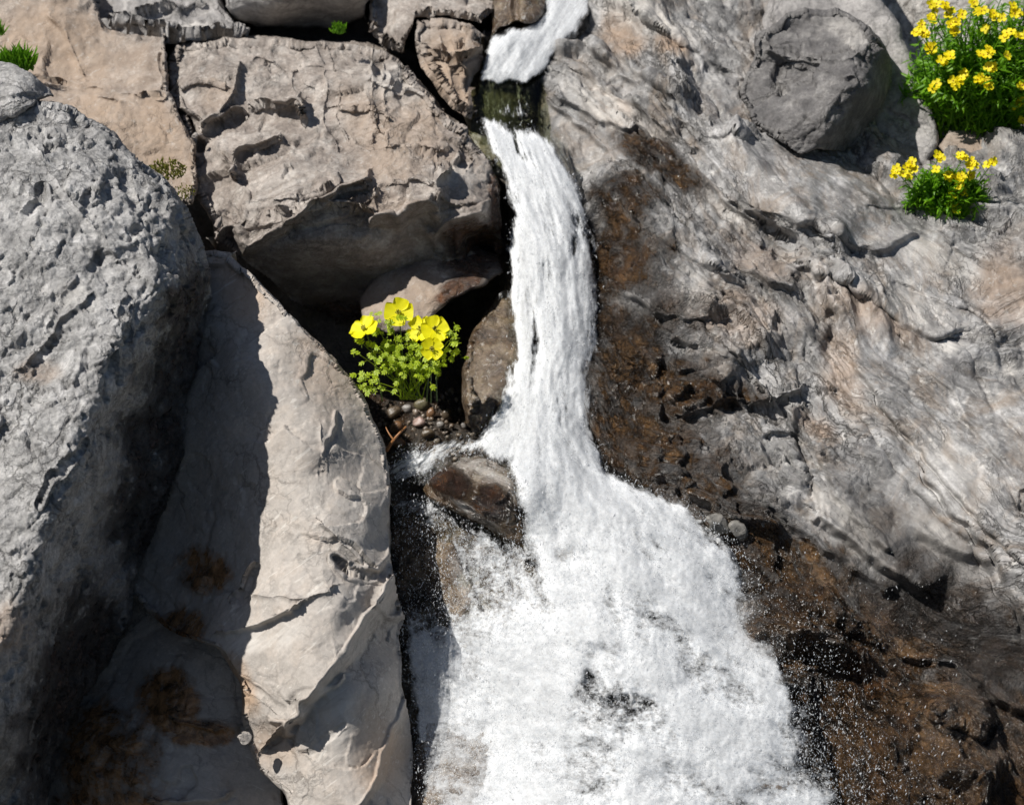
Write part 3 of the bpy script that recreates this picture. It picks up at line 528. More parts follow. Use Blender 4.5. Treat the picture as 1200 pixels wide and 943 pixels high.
C_poly = [(170, 300), (250, 288), (272, 292), (300, 318), (330, 345), (358, 378), (385, 405), (412, 434), (432, 462), (447, 500), (457, 530), (461, 580), (461, 640), (470, 690), (478, 722), (473, 745), (478, 800), (487, 860), (489, 1010), (345, 1010), (330, 935), (300, 905), (284, 870), (278, 800), (252, 762), (190, 740), (150, 700), (140, 500)]
C_ctrl = [(250, 295, 3.16), (175, 320, 3.16), (300, 330, 3.10), (300, 440, 3.00), (225, 450, 3.10), (290, 620, 2.97), (190, 620, 3.12), (160, 700, 3.12), (250, 700, 2.99), (350, 390, 3.06), (420, 450, 3.07), (380, 500, 2.97), (440, 520, 3.04), (350, 600, 2.93), (440, 600, 2.97), (458, 620, 3.02), (290, 740, 2.925), (330, 700, 2.90), (400, 640, 2.92), (450, 660, 2.97),
          (260, 765, 2.93), (330, 770, 2.885), (400, 700, 2.89), (290, 860, 2.92), (340, 880, 2.885), (420, 760, 2.91), (465, 740, 2.99), (400, 850, 2.86), (475, 820, 2.97), (440, 800, 2.89), (480, 900, 2.96), (450, 930, 2.88), (350, 960, 2.86), (430, 1000, 2.84)]
o = rock('slab', C_poly, C_ctrl, M_slab, seed=36, step=1.65, R=6, E=8, thick=.3, W=24, fol=-35, rough=2.2,
         feats=[('ledge', [(330, 850), (352, 820), (385, 778), (415, 740), (440, 705), (462, 668)][::1], 36, 110, 20),
                ('ledge', [(262, 738), (300, 728), (318, 718), (335, 712)], 14, 60, 4), ('crack', [(268, 700), (282, 688), (297, 662)], 10, 3), ('ledge', [(280, 692), (320, 698), (360, 698), (385, 688)], 6, 40, 8),
                ('ledge', [(375, 612), (440, 668), (462, 655)], 8, 30, 6), ('crack', [(390, 655), (405, 668), (445, 672), (460, 650)], 14, 5), ('crack', [(270, 790), (300, 812), (322, 828)], 6, 3), ('ledge', [(315, 842), (335, 846), (352, 838)], 12, 14, 4),
                ('block', [(432, 700), (448, 672), (462, 668), (478, 700), (476, 728), (450, 726), (434, 715)], 14, 6), ('ledge', [(345, 820), (380, 812), (400, 795)], 8, 22, 4), ('ledge', [(415, 945), (440, 905), (452, 870), (470, 830), (486, 800)], 16, 50, 10),
                ('ledge', [(375, 500), (378, 530), (362, 520)], 3, 20, 4), ('crack', [(398, 480), (392, 510), (378, 530)], 4, 3), ('crack', [(360, 880), (400, 850)], 4, 3)],
         disp=[('fbm', 3, 7), ('chip', 7, 10), ('chip', 20, 3.2), ('aridge', 10, .8, 4), ('chip', 50, 1.2), ('fbm', 110, .6, 3)],
         paints=[('ochre', 270, 330, 60, 30, 40, .5), ('brown', 228, 668, 36, 28, 20, .9), ('brown', 205, 730, 30, 30, 0, .9), ('ochre', 400, 430, 50, 60, 0, .35), ('ochre', 275, 800, 14, 40, -20, .8), ('pale', 300, 745, 50, 14, -10, .8), ('pale', 390, 840, 24, 50, 10, .6), ('pale', 400, 600, 60, 30, 30, .3), ('ochre', 440, 880, 30, 50, 0, .5), ('ochre', 320, 870, 30, 30, 0, .4)])
tag(o, 'tall smooth beige slab of rock, half in the shadow of the pitted boulder', 'rock')
o = rock('shaded_rock', [(30, 1010), (40, 900), (70, 800), (95, 700), (190, 660), (275, 700), (300, 800), (306, 860), (335, 925), (350, 1010)],
         [(50, 950, 3.12), (90, 720, 3.20), (190, 680, 3.18), (270, 710, 3.10), (120, 800, 3.14), (200, 760, 3.08), (260, 770, 3.03), (290, 850, 3.03), (200, 850, 3.0), (230, 800, 3.03), (170, 930, 2.97), (250, 930, 2.97), (330, 960, 2.98), (100, 900, 3.04)], M_slab, seed=38, R=10, E=12, thick=.2, fol=20,
         feats=[('ledge', [(170, 935), (210, 940), (262, 930)], 10, 20, 5), ('ledge', [(195, 840), (250, 855), (275, 850)], 10, 30, 6)],
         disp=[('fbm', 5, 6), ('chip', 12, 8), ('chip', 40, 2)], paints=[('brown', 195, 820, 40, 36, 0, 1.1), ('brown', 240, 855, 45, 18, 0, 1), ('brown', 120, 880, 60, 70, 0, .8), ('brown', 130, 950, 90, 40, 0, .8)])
tag(o, 'low rust stained rock in deep shade between the pitted boulder and the beige slab', 'rock')

# --- in and beside the stream
o = rock('wet_brown_rock', [(600, 318), (580, 340), (566, 366), (548, 398), (538, 430), (537, 470), (544, 498), (562, 520), (600, 540), (650, 540), (650, 330)],
         [(590, 335, 3.34), (560, 390, 3.27), (545, 440, 3.22), (550, 490, 3.17), (600, 420, 3.22), (640, 350, 3.32), (640, 520, 3.12), (590, 520, 3.13)], M_wet, seed=40, R=9, E=10, thick=.2, W=18,
         disp=[('fbm', 8, 5), ('chip', 22, 10), ('chip', 54, 5), ('fbm', 80, 2, 4)], fol=70)
tag(o, 'wet brown rock covered in algae between the poppies and the falling water', 'rock')
o = rock('stream_boulder', [(494, 570), (500, 558), (514, 547), (540, 536), (570, 531), (597, 534), (618, 548), (640, 580), (650, 625), (640, 660), (605, 650), (578, 628), (548, 610), (520, 596), (500, 584)],
         [(498, 570, 3.08), (515, 552, 3.08), (545, 540, 3.09), (600, 542, 3.08), (550, 570, 3.02), (590, 580, 3.01), (545, 602, 3.03), (600, 620, 3.03), (520, 585, 3.04), (635, 600, 3.06), (630, 650, 3.06), (575, 625, 3.05)], M_wet, seed=42, step=1.7, R=12, E=14, thick=.16, W=16, fol=30,
         disp=[('fbm', 9, 3), ('chip', 18, 5), ('afacet', 40, 3, 4), ('fbm', 80, 2, 4)], feats=[('ledge', [(500, 572), (530, 590), (560, 606), (590, 628)][::-1], -6, 30, 5)],
         paints=[('pale', 575, 545, 55, 16, 10, .55), ('pale', 600, 560, 40, 18, 30, .5), ('pale', 560, 605, 36, 5, 35, .9), ('brown', 525, 565, 34, 18, 25, 1.2), ('brown', 575, 590, 26, 22, 30, 1.2)])
tag(o, 'round wet boulder with a brown side and grey top, parting the splashing water in midstream', 'boulder')
o = rock('submerged_rock', [(450, 585), (480, 590), (508, 600), (545, 618), (590, 640), (640, 660), (660, 720), (640, 800), (600, 870), (570, 930), (560, 1010), (455, 1010), (450, 800)],
         [(455, 600, 3.12), (505, 610, 3.09), (560, 640, 3.08), (640, 680, 3.06), (500, 680, 3.07), (555, 720, 3.03), (480, 760, 3.07), (590, 760, 3.01), (480, 850, 3.03), (560, 840, 2.98), (620, 820, 2.98), (540, 920, 2.93), (500, 960, 2.93), (640, 740, 3.01)], M_wet, seed=44, step=2, R=18, E=14, thick=.15, W=16, fol=60,
         disp=[('fbm', 7, 8), ('facet', 18, 8), ('facet', 45, 4), ('fbm', 80, 2, 4)], feats=[('ledge', [(530, 640), (548, 690), (570, 740), (600, 800)][::-1], 12, 30, 6)], paints=[('pale', 560, 700, 14, 60, -30, .6), ('pale', 590, 830, 14, 60, -25, .6)])
tag(o, 'long dark wet rock ridge below the midstream boulder, veiled by thin water', 'rock')

# ================================================================ WATER
W_ctrl = [(665, -60, 3.72), (665, 20, 3.60), (600, 60, 3.53), (645, 70, 3.54), (590, 95, 3.51), (590, 140, 3.45), (640, 150, 3.42), (620, 200, 3.36), (665, 200, 3.36), (600, 300, 3.31), (650, 300, 3.26), (700, 300, 3.31), (605, 400, 3.24), (650, 400, 3.18), (700, 400, 3.23), (590, 500, 3.14), (650, 500, 3.09), (700, 500, 3.14),
          (460, 545, 3.14), (540, 520, 3.13), (640, 590, 3.02), (740, 600, 3.01), (830, 620, 3.01), (560, 575, 3.055), (600, 640, 3.035), (500, 620, 3.10), (500, 700, 3.07), (560, 720, 3.02), (640, 700, 2.98), (740, 720, 2.93), (860, 720, 2.955),
          (500, 850, 3.015), (600, 850, 2.955), (700, 850, 2.87), (850, 850, 2.86), (950, 850, 2.87), (610, 580, 3.01), (480, 1000, 2.93), (600, 1000, 2.86), (750, 1000, 2.80), (900, 1000, 2.80), (990, 960, 2.83)]
W_top = [(640, -70), (694, -70), (690, 20), (666, 46), (648, 68), (634, 86), (618, 98), (598, 94), (582, 99), (566, 92), (570, 60), (576, 44), (600, 34), (625, 30), (638, 18)]
W_main = [(561, 134), (600, 146), (645, 158), (664, 190), (684, 230), (700, 280), (703, 340), (704, 400), (698, 440), (698, 500), (710, 548), (756, 572), (800, 585), (828, 612), (862, 640), (882, 700), (915, 745), (940, 800), (962, 860), (985, 930), (1000, 1010),
          (600, 1010), (600, 900), (630, 780), (625, 690), (616, 640), (608, 590), (594, 546), (560, 532), (530, 536), (495, 562), (462, 572), (452, 548), (470, 524), (520, 514), (560, 508), (580, 480), (592, 440), (600, 400), (588, 350), (594, 300), (598, 250), (592, 215), (576, 180)]
W_thin = [(458, 572), (500, 582), (545, 612), (620, 640), (730, 690), (730, 1010), (500, 1010), (490, 860), (478, 760), (458, 650)]
W_low = [(470, 730), (520, 740), (570, 790), (620, 830), (650, 800), (660, 1010), (540, 1010), (496, 930), (485, 840)]
def water_cover(px, py):
    q = np.stack([px / 22, py / 34, np.zeros_like(px)], -1); j = 9 * fbm(q, 5, .62); X = px + j; Y = py + 9 * fbm(q + 30, 5, .62)
    s1 = seg_info(X, Y, W_main, True)[0]; s0 = seg_info(X, Y, W_top, True)[0]; s2 = seg_info(X, Y, W_thin, True)[0]; s3 = seg_info(X, Y, W_low, True)[0]
    soft = 16 + 26 * sst(520, 800, py)
    u_, v_ = flow_uv(px, py); gap = fbm(np.stack([u_ * 3.2, v_ / 75, np.zeros_like(px) + 3], -1), 5, .62) + .25 * sst(600, 800, py)
    c = np.maximum(sst(-soft * .5, soft, s1) * (.88 - (.40 + .18 * sst(520, 440, py)) * sst(-.05, .5, gap)), np.maximum(sst(-9, 13, s0) * (.98 - .35 * sst(-.1, .5, gap)), .42 * sst(-4, 6, px - 560) * sst(632, 618, px) * sst(88, 96, py) * sst(150, 130, py) * (.7 + .9 * gap)))
    thin = .36 + .22 * fbm(np.stack([px / 50, py / 70, np.zeros_like(px) + 9], -1), 3) - .30 * np.exp(-(((px - 490) / 36) ** 2 + ((py - 670) / 60) ** 2)) + .30 * sst(540, 620, px) * sst(650, 740, py) + .25 * sst(700, 800, py)
    c = np.maximum(c, sst(-6, 10, s2) * thin * sst(745, 625, px)); c = np.maximum(c, sst(-14, 22, s3) * (.66 + .25 * fbm(np.stack([px / 40, py / 60, np.zeros_like(px) + 5], -1), 3)))
    # windows in the foam where the rock shows dark
    hole = [(735, 820, 26, 20, .3), (690, 790, 18, 22, .3), (664, 650, 14, 12, .4), (800, 870, 30, 30, .22), (930, 800, 20, 30, .2), (595, 350, 8, 40, .4), (690, 320, 10, 60, .08), (618, 250, 8, 40, .08), (950, 900, 20, 30, .2), (620, 880, 40, 50, .3), (450, 535, 1, 1, 0)]
    c = c * (1 - .42 * sst(585, 545, px) * sst(595, 580, py) * sst(490, 510, py))
    for x, y, rx, ry, a in hole: c = c - a * np.exp(-(((px - x) / rx) ** 2 + ((py - y) / ry) ** 2))
    return c
def flow_uv(px, py):
    yc = np.array([-80, 0, 95, 150, 280, 400, 500, 600, 750, 900, 1020]); xc = np.array([665, 662, 600, 605, 648, 652, 645, 665, 700, 730, 750]); hw = np.array([26, 28, 34, 44, 54, 54, 58, 130, 200, 250, 270])
    u = (px - np.interp(py, yc, xc)) / np.interp(py, yc, hw); return u, py
def foam_mat(veil=0.0):
    m, t = mat_new('water_veil' if veil else 'white_water'); out = N(t, 'ShaderNodeOutputMaterial')
    tc = N(t, 'ShaderNodeTexCoord').outputs['Object']; fl = N(t, 'ShaderNodeAttribute', attribute_name='flow').outputs['Vector']; cv = N(t, 'ShaderNodeAttribute', attribute_name='cover').outputs['Fac']
    mp = N(t, 'ShaderNodeMapping'); t.links.new(fl, mp.inputs[0]); mp.inputs['Scale'].default_value = (1, .38, 1)
    a = noise(t, mp.outputs[0], 9, 8, .72, .4); b_ = noise(t, mp.outputs[0], 34, 5, .75, .5); g = noise(t, tc, 240, 3, .7)
    nn = mth(t, 'ADD', mth(t, 'MULTIPLY', a, .55), mth(t, 'ADD', mth(t, 'MULTIPLY', b_, .30), mth(t, 'MULTIPLY', g, .15)))
    nn = mrange(t, nn, .33, .67)
    al = mth(t, 'SUBTRACT', mth(t, 'MULTIPLY', cv, 1.35), nn); al = mrange(t, al, -.12, .34)
    if veil:
        al = mth(t, 'SUBTRACT', mth(t, 'MULTIPLY', cv, 1.15), mrange(t, mth(t, 'ADD', mth(t, 'MULTIPLY', a, .5), mth(t, 'ADD', mth(t, 'MULTIPLY', b_, .3), mth(t, 'MULTIPLY', g, .2))), .30, .66)); al = mrange(t, al, -.02 + veil * .30, .75 + veil * .35, 0, .75)
    col = mixc(t, ramp(t, b_, [(.3, 0), (.6, 1)]), (.62, .655, .69), (.85, .855, .86)); col = mixc(t, ramp(t, a, [(.3, .4), (.5, 0)]), col, (.58, .615, .65))
    d = N(t, 'ShaderNodeBsdfPrincipled'); t.links.new(col, d.inputs['Base Color']); d.inputs['Roughness'].default_value = .35; d.inputs['Specular IOR Level'].default_value = .3
    if not veil: d.inputs['Subsurface Weight'].default_value = .8
    d.inputs['Subsurface Radius'].default_value = (1, 1, 1); d.inputs['Subsurface Scale'].default_value = .008; mx = d
    # clear water film where there is no foam: thin glossy sheet
    cl = N(t, 'ShaderNodeBsdfTransparent'); cl.inputs[0].default_value = (.86, .88, .86, 1); gl = N(t, 'ShaderNodeBsdfGlossy'); gl.inputs['Roughness'].default_value = .12
    fr = N(t, 'ShaderNodeFresnel'); fr.inputs[0].default_value = 1.33; f2 = N(t, 'ShaderNodeMixShader'); t.links.new(fr.outputs[0], f2.inputs[0]); t.links.new(cl.outputs[0], f2.inputs[1]); t.links.new(gl.outputs[0], f2.inputs[2])
    if veil: f2 = N(t, 'ShaderNodeBsdfTransparent')
    fm = N(t, 'ShaderNodeMixShader'); t.links.new(al, fm.inputs[0]); t.links.new(f2.outputs[0], fm.inputs[1]); t.links.new(mx.outputs[0], fm.inputs[2]); t.links.new(fm.outputs[0], out.inputs[0])
    bp = N(t, 'ShaderNodeBump'); bp.inputs['Strength'].default_value = .35; bp.inputs['Distance'].default_value = .003; t.links.new(mth(t, 'ADD', mth(t, 'MULTIPLY', b_, 1.0), mth(t, 'MULTIPLY', g, .6)), bp.inputs['Height'])
    for n in (d, gl, fr): t.links.new(bp.outputs[0], n.inputs['Normal'])
    return m
M_foam = foam_mat(); M_veil = [foam_mat(.25), foam_mat(1.0)]
def build_water(layer=0):
    st = 1.6; xs = np.arange(440, 1030, st, dtype=np.float32); ys = np.arange(-72, 1012, st, dtype=np.float32); gx, gy = np.meshgrid(xs, ys); px, py = gx.ravel(), gy.ravel()
    c = water_cover(px, py); z = rbf(W_ctrl, px, py, 30)
    if layer: c = np.maximum(c, .0) * 1.0 + .12 * layer * sst(.1, .5, c); z = z - (.010 if layer == 1 else .022) * (.4 + .6 * sst(80, 220, py)) - .004
    u, v = flow_uv(px, py)
    Q = np.stack([u * 2.2, v / 95, np.zeros_like(px) + 2 + layer * 7.3], -1).astype(np.float32)
    calm = .7 + .3 * sst(120, 260, py); calm = np.where(py > 490, calm * (1 - .85 * sst(610, 560, px) * sst(600, 570, py)), calm) * (.35 + .65 * sst(.05, .6, c))
    h = 26 * np.abs(perlin(Q)) + 10 * np.abs(perlin(Q * 2.3 + 5)) + 3 * perlin(Q * 5.1 + 9) + 1.0 * perlin(Q * 11 + 3)
    up_ = sst(170, 95, py); h = h * (1 - up_) + up_ * (24 * np.abs(fbm(np.stack([px / 26 + py / 60, py / 34 - px / 90, px * 0 + layer * 3], -1), 4, .6)) + 10 * sst(.5, 1, np.cos((px - 640 + py * .9) / 9)) * .3)
    Q2 = np.stack([px / 8, py / 11, np.zeros_like(px)], -1); h = h + 3.2 * fbm(Q2, 3, .8)
    z = z - h * calm * z * KPX * .5 + .03 * sst(.5, .0, c) * sst(480, 620, px)
    V = world(px, py, z); ny, nx = gx.shape; I = np.arange(nx * ny).reshape(ny, nx)
    F = np.stack([I[:-1, :-1].ravel(), I[1:, :-1].ravel(), I[1:, 1:].ravel(), I[:-1, 1:].ravel()], -1)
    F = F[(c > .03)[F].any(1)]; us = np.unique(F); ix = np.zeros(len(V), np.int64); ix[us] = np.arange(len(us)); F = ix[F]
    fl = np.stack([u * 1.0, v / 60, z * 0 + layer * 5.5], -1)
    o = put('water', V[us], F, M_foam if not layer else M_veil[layer - 1], None, {'flow': ('FLOAT_VECTOR', fl[us] * 1.0), 'cover': ('FLOAT', c[us])}); tag(o, kind='structure')
    if layer: return
    # the smooth glassy lip between the two falls
    xs = np.arange(552, 634, 1.6); ys = np.arange(82, 158, 1.6); gx, gy = np.meshgrid(xs, ys); px, py = gx.ravel(), gy.ravel()
    z = rbf([(560, 84, 3.53), (630, 84, 3.53), (560, 125, 3.475), (632, 125, 3.475), (565, 160, 3.46), (650, 160, 3.44)], px, py) - .002 * fbm(np.stack([px / 14, py / 40, px * 0], -1), 3)
    ny, nx = gx.shape; I = np.arange(nx * ny).reshape(ny, nx); F = np.stack([I[:-1, :-1].ravel(), I[1:, :-1].ravel(), I[1:, 1:].ravel(), I[:-1, 1:].ravel()], -1)
    m, t = mat_new('clear_water'); out = N(t, 'ShaderNodeOutputMaterial'); cl = N(t, 'ShaderNodeBsdfTransparent'); cl.inputs[0].default_value = (.50, .52, .38, 1); gl = N(t, 'ShaderNodeBsdfGlossy'); gl.inputs['Roughness'].default_value = .06
    fr = N(t, 'ShaderNodeFresnel'); fr.inputs[0].default_value = 1.33; f2 = N(t, 'ShaderNodeMixShader'); t.links.new(fr.outputs[0], f2.inputs[0]); t.links.new(cl.outputs[0], f2.inputs[1]); t.links.new(gl.outputs[0], f2.inputs[2]); t.links.new(f2.outputs[0], out.inputs[0])
    o = put('water', world(px, py, z), F, m); tag(o, kind='structure')
build_water(); build_water(1); build_water(2)
M_step = rock_mat('algae_covered_step', (.10, .10, .055), (.17, .16, .09), (.24, .21, .13), grain=.4, streak=.2, pale=.2, rough=.5, wet=.6, bump=1.0)
o = rock('green_stained_step', [(540, 70), (650, 70), (668, 120), (680, 180), (640, 230), (560, 200), (545, 140)], [(560, 80, 3.56), (640, 80, 3.59), (600, 120, 3.51), (560, 140, 3.50), (640, 140, 3.56), (600, 190, 3.47), (660, 190, 3.54)], M_step, seed=50, R=10, E=8, thick=.15, W=14, disp=[('fbm', 9, 4), ('facet', 26, 3)],
         paints=[('brown', 620, 120, 14, 30, 0, .8)])
tag(o, 'olive green rock step under the clear lip of water atop the falls', 'rock')

# spray: droplets thrown off the water
def build_spray():
    m, t = mat_new('spray_drops'); out = N(t, 'ShaderNodeOutputMaterial'); b = N(t, 'ShaderNodeBsdfPrincipled', Roughness=.2); b.inputs['Base Color'].default_value = (.78, .8, .82, 1); tp = N(t, 'ShaderNodeBsdfTransparent'); ms = N(t, 'ShaderNodeMixShader'); ms.inputs[0].default_value = .6; t.links.new(tp.outputs[0], ms.inputs[1]); t.links.new(b.outputs[0], ms.inputs[2]); t.links.new(ms.outputs[0], out.inputs[0])
    r = np.random.default_rng(21); n = 600000
    px = r.uniform(450, 1130, n).astype(np.float32); py = r.uniform(140, 1000, n).astype(np.float32)
    c = water_cover(px, py)
    p = .05 * np.exp(-((c - .35) / .35) ** 2) * (c > .02) + .16 * (c > .6)
    p += .22 * np.exp(-((c - .3) / .3) ** 2) * (c > .02) * (py > 520)
    far = np.exp(-np.maximum(0, px - (880 + (py - 700) * .45)) / 55) * sst(600, 760, py) * (px > 800) * .22; p = np.maximum(p, far * (c < .3))
    k = r.random(n) < p; px, py = px[k], py[k]; n = len(px)
    zw = rbf(W_ctrl, px, py, 30); zg = rbf(G_ctrl, px, py); z = np.where((px > 830) & (py > 560), np.minimum(zw, zg), zw) - np.where(c[k] > .6, r.uniform(.012, .04, n), r.uniform(.01, .06, n))
    sz = np.clip(r.lognormal(-.9, .6, n), .16, 1.4) * .00075
    C = world(px, py, z); base = np.array([[1, 0, 0], [-1, 0, 0], [0, 1, 0], [0, -1, 0], [0, 0, 2.6], [0, 0, -2.6]], np.float64)
    tl = r.normal(0, .35, (n, 2)); V = base[None] * sz[:, None, None] * r.uniform(.7, 1.3, (n, 1, 3)); V[:, :, 0] += V[:, :, 2] * tl[:, :1]; V[:, :, 1] += V[:, :, 2] * tl[:, 1:]
    V = (V + C[:, None]).reshape(-1, 3); f = np.array([[0, 2, 4], [2, 1, 4], [1, 3, 4], [3, 0, 4], [2, 0, 5], [1, 2, 5], [3, 1, 5], [0, 3, 5]]); F = (f[None] + 6 * np.arange(n)[:, None, None]).reshape(-1, 3)
    tag(put('water_spray', V, F, m), kind='stuff'); print('drops', n)
build_spray()

# ================================================================ GRAVEL AND PEBBLES
M_peb = [rock_mat('pebble_' + n, tuple(v * .7 for v in c), c, tuple(v * 1.3 for v in c), grain=.3, streak=.1, pale=.3, rough=.35, wet=.5, bump=.6) for n, c in (('dark', (.12, .09, .06)), ('rust', (.22, .12, .06)), ('grey', (.30, .28, .26)), ('pink', (.42, .30, .26)), ('olive', (.16, .14, .08)))]
def ico(sub):
    import bmesh
    bm = bmesh.new(); bmesh.ops.create_icosphere(bm, subdivisions=sub, radius=1); V = np.array([v.co[:] for v in bm.verts]); F = np.array([[v.index for v in f.verts] for f in bm.faces]); bm.free(); return V, F
ICV, ICF = ico(3); IC2, IF2 = ico(2)
def pebble_geo(c, rad, seed, V0, flat=(1, .8, .6), rot=0.0, ang=.5):
    r = np.random.default_rng(seed); b, cr = facets(V0 * 1.1 + seed * 3.1, .3, 1.5); V = V0 * (1 - ang * (b - .3))[:, None] * (1 + .06 * fbm(V0 * 3 + seed, 3))[:, None]
    ca, sa = math.cos(rot), math.sin(rot); V = V * np.array(flat); V = np.stack([V[:, 0] * ca - V[:, 1] * sa, V[:, 0] * sa + V[:, 1] * ca, V[:, 2]], -1)
    X = V[:, 0]; Yv = V[:, 1]; Zv = V[:, 2]   # view axes -> world
    W_ = np.stack([X, Yv * SR + -Zv * CR * 1.0, Yv * CR + Zv * SR], -1) * rad
    return W_ + np.array(c)
def zpocket(px, py): return zbase(py) + .12 - .10 * sst(430, 560, py) * sst(640, 560, px) - rbfmini(px, py)
pb = [(491, 494, 9, 3, 'pinkish flat pebble, the largest pale one in the gravel under the poppies', 10), (464, 502, 11, 1, 'rusty brown pebble at the left end of the gravel under the poppies', 40), (478, 478, 7, 2, 'light grey pebble just above the pinkish flat one', 0),
      (505, 484, 8, 1, 'rounded reddish brown pebble right of the pinkish flat one', 60), (494, 474, 12, 4, 'broad olive brown pebble in the middle of the gravel below the poppy leaves', 0), (516, 497, 6, 2, 'small tan grey pebble at the right of the gravel pocket', 20), (462, 484, 12, 0, 'large dark brown pebble at the upper left of the gravel', 30),
      (544, 498, 5, 2, 'tiny pale pebble lying at the foot of the wet brown rock', 0), (523, 486, 8, 0, 'dark angular pebble between the reddish pebble and the wet brown rock', 70), (480, 463, 8, 4, 'olive pebble directly beneath the poppy leaves', 20), (468, 520, 9, 1, 'rust coloured pebble half under the edge of the splashing water', 0), (502, 508, 9, 0, 'dark wet pebble at the water edge below the pinkish flat one', 15)]
for i, (x, y, r_, mi, lb, an) in enumerate(pb):
    c = at(x, y, float(zpocket(np.array([x * 1.0]), np.array([y * 1.0]))[0]) - .012); o = put('pebble', pebble_geo(c, r_ * 1.2 * .00122, 60 + i, ICV, rot=math.radians(an)), ICF, M_peb[mi]); tag(o, lb, 'pebble', 'pebbles under the poppies')
M_cob = rock_mat('wet_cobble', (.13, .125, .115), (.22, .21, .19), (.32, .30, .27), grain=.4, streak=.1, pale=.4, rough=.45, bump=1.2)
cb = [(838, 612, 20, 'flat grey cobble beside the splash, left one of a touching pair'), (866, 622, 17, 'flat olive grey cobble beside the splash, right one of a touching pair'), (893, 612, 10, 'small whitish cobble on the outcrop right of two flat grey cobbles')]
for i, (x, y, r_, lb) in enumerate(cb):
    c = at(x, y, 2.995); o = put('cobble', pebble_geo(c, r_ * 1.15 * .00117, 90 + i, ICV, (1, .62, .5), -.5 - i * .5, 1.0), ICF, M_cob); tag(o, lb, 'cobble', 'cobbles by the splash')
M_stone = rock_mat('pale_stone', (.34, .31, .28), (.44, .40, .37), (.55, .52, .48), grain=.3, streak=.1, pale=.5, rough=.8, bump=.8)
for x, y, z, r_, fl_, an, mt, lb in ((256, 262, 3.215, 15, (1, .42, .5), 1.1, M_tan, 'narrow reddish stone wedged in the gap under the outcrop, above the slab'), (229, 159, 3.37, 7, (1, .8, .8), .3, M_stone, 'tiny round stone in the dark joint between the ochre face and the outcrop'), (286, 862, 2.86, 12, (1, .75, .6), -.4, M_stone, 'small whitish broken stone on the lower left edge of the beige slab')):
    tag(put('stone', pebble_geo(at(x, y, z), r_ * .0012, int(x), ICV, fl_, an, 1.0), ICF, mt, smooth=False), lb, 'stone')
def build_gravel():
    r = np.random.default_rng(8); Vs = []; Fs = []; n = 0
    for i in range(420):
        x, y = r.uniform(434, 585), r.uniform(448, 545); rad = np.clip(r.lognormal(1.0, .45), 1.6, 7) * .00122
        c = at(x, y, float(zpocket(np.array([x]), np.array([y]))[0]) - r.uniform(-.004, .006)); V = pebble_geo(c, rad, 200 + i, IC2, rot=r.uniform(0, 6)); Vs.append(V); Fs.append(IF2 + n); n += len(V)
    m = rock_mat('mixed_gravel', (.06, .045, .03), (.17, .12, .08), (.36, .31, .26), grain=.4, streak=0, pale=.4, rough=.35, wet=.6, bump=.6)
    tag(put('gravel', np.concatenate(Vs), np.concatenate(Fs), m), kind='stuff')
build_gravel()

# ================================================================ PLANTS
def leafmat(name, a, b, tr=.45, rough=.45):
    m, t = mat_new(name); out = N(t, 'ShaderNodeOutputMaterial'); g = N(t, 'ShaderNodeNewGeometry'); tc = N(t, 'ShaderNodeTexCoord').outputs['Object']
    f = mth(t, 'ADD', mth(t, 'MULTIPLY', g.outputs['Random Per Island'], .6), mth(t, 'MULTIPLY', noise(t, tc, 30, 3), .4)); c = mixc(t, f, a, b)
    p = N(t, 'ShaderNodeBsdfPrincipled'); t.links.new(c, p.inputs['Base Color']); p.inputs['Roughness'].default_value = rough; T = N(t, 'ShaderNodeBsdfTranslucent'); t.links.new(c, T.inputs[0])
    x = N(t, 'ShaderNodeMixShader'); x.inputs[0].default_value = tr; t.links.new(p.outputs[0], x.inputs[1]); t.links.new(T.outputs[0], x.inputs[2]); t.links.new(x.outputs[0], out.inputs[0]); return m
M_pleaf = leafmat('poppy_leaf', (.26, .40, .010), (.60, .72, .03)); M_stem = leafmat('stem', (.10, .16, .03), (.16, .22, .05), .1); M_petal = leafmat('lemon_petal', (.95, .88, .003), (.99, .94, .006), .35, .6)
M_eye = leafmat('poppy_centre', (.30, .30, .03), (.45, .40, .04), .1); M_wleaf = leafmat('narrow_green_leaf', (.08, .26, .008), (.26, .52, .02), .5); M_wpet = leafmat('golden_petal', (.92, .76, .004), (.97, .86, .01), .35, .6)
M_weye = leafmat('orange_brown_centre', (.45, .20, .02), (.55, .30, .03), .1); M_moss = leafmat('moss', (.16, .18, .03), (.34, .32, .06), .3); M_twig = leafmat('rusty_twig', (.25, .10, .03), (.35, .16, .06), .0)
UP = np.array([0, 0, 1.0]); VIEW = np.array([0, -CR, SR]); RIGHT = np.array([1.0, 0, 0]); VUP = np.array([0, SR, CR])
def unit(v): v = np.asarray(v, float); return v / (np.linalg.norm(v) + 1e-12)
class MB:
    def __init__(s): s.V = []; s.F = []; s.n = 0
    def add(s, V, F):
        F = np.asarray(F)
        if F.shape[1] == 4: F = np.concatenate([F[:, :3], F[:, [0, 2, 3]]])
        s.V.append(np.asarray(V, float)); s.F.append(F + s.n); s.n += len(V)
    def put(s, name, mat, parent): return put(name, np.concatenate(s.V), np.concatenate(s.F), mat, parent)
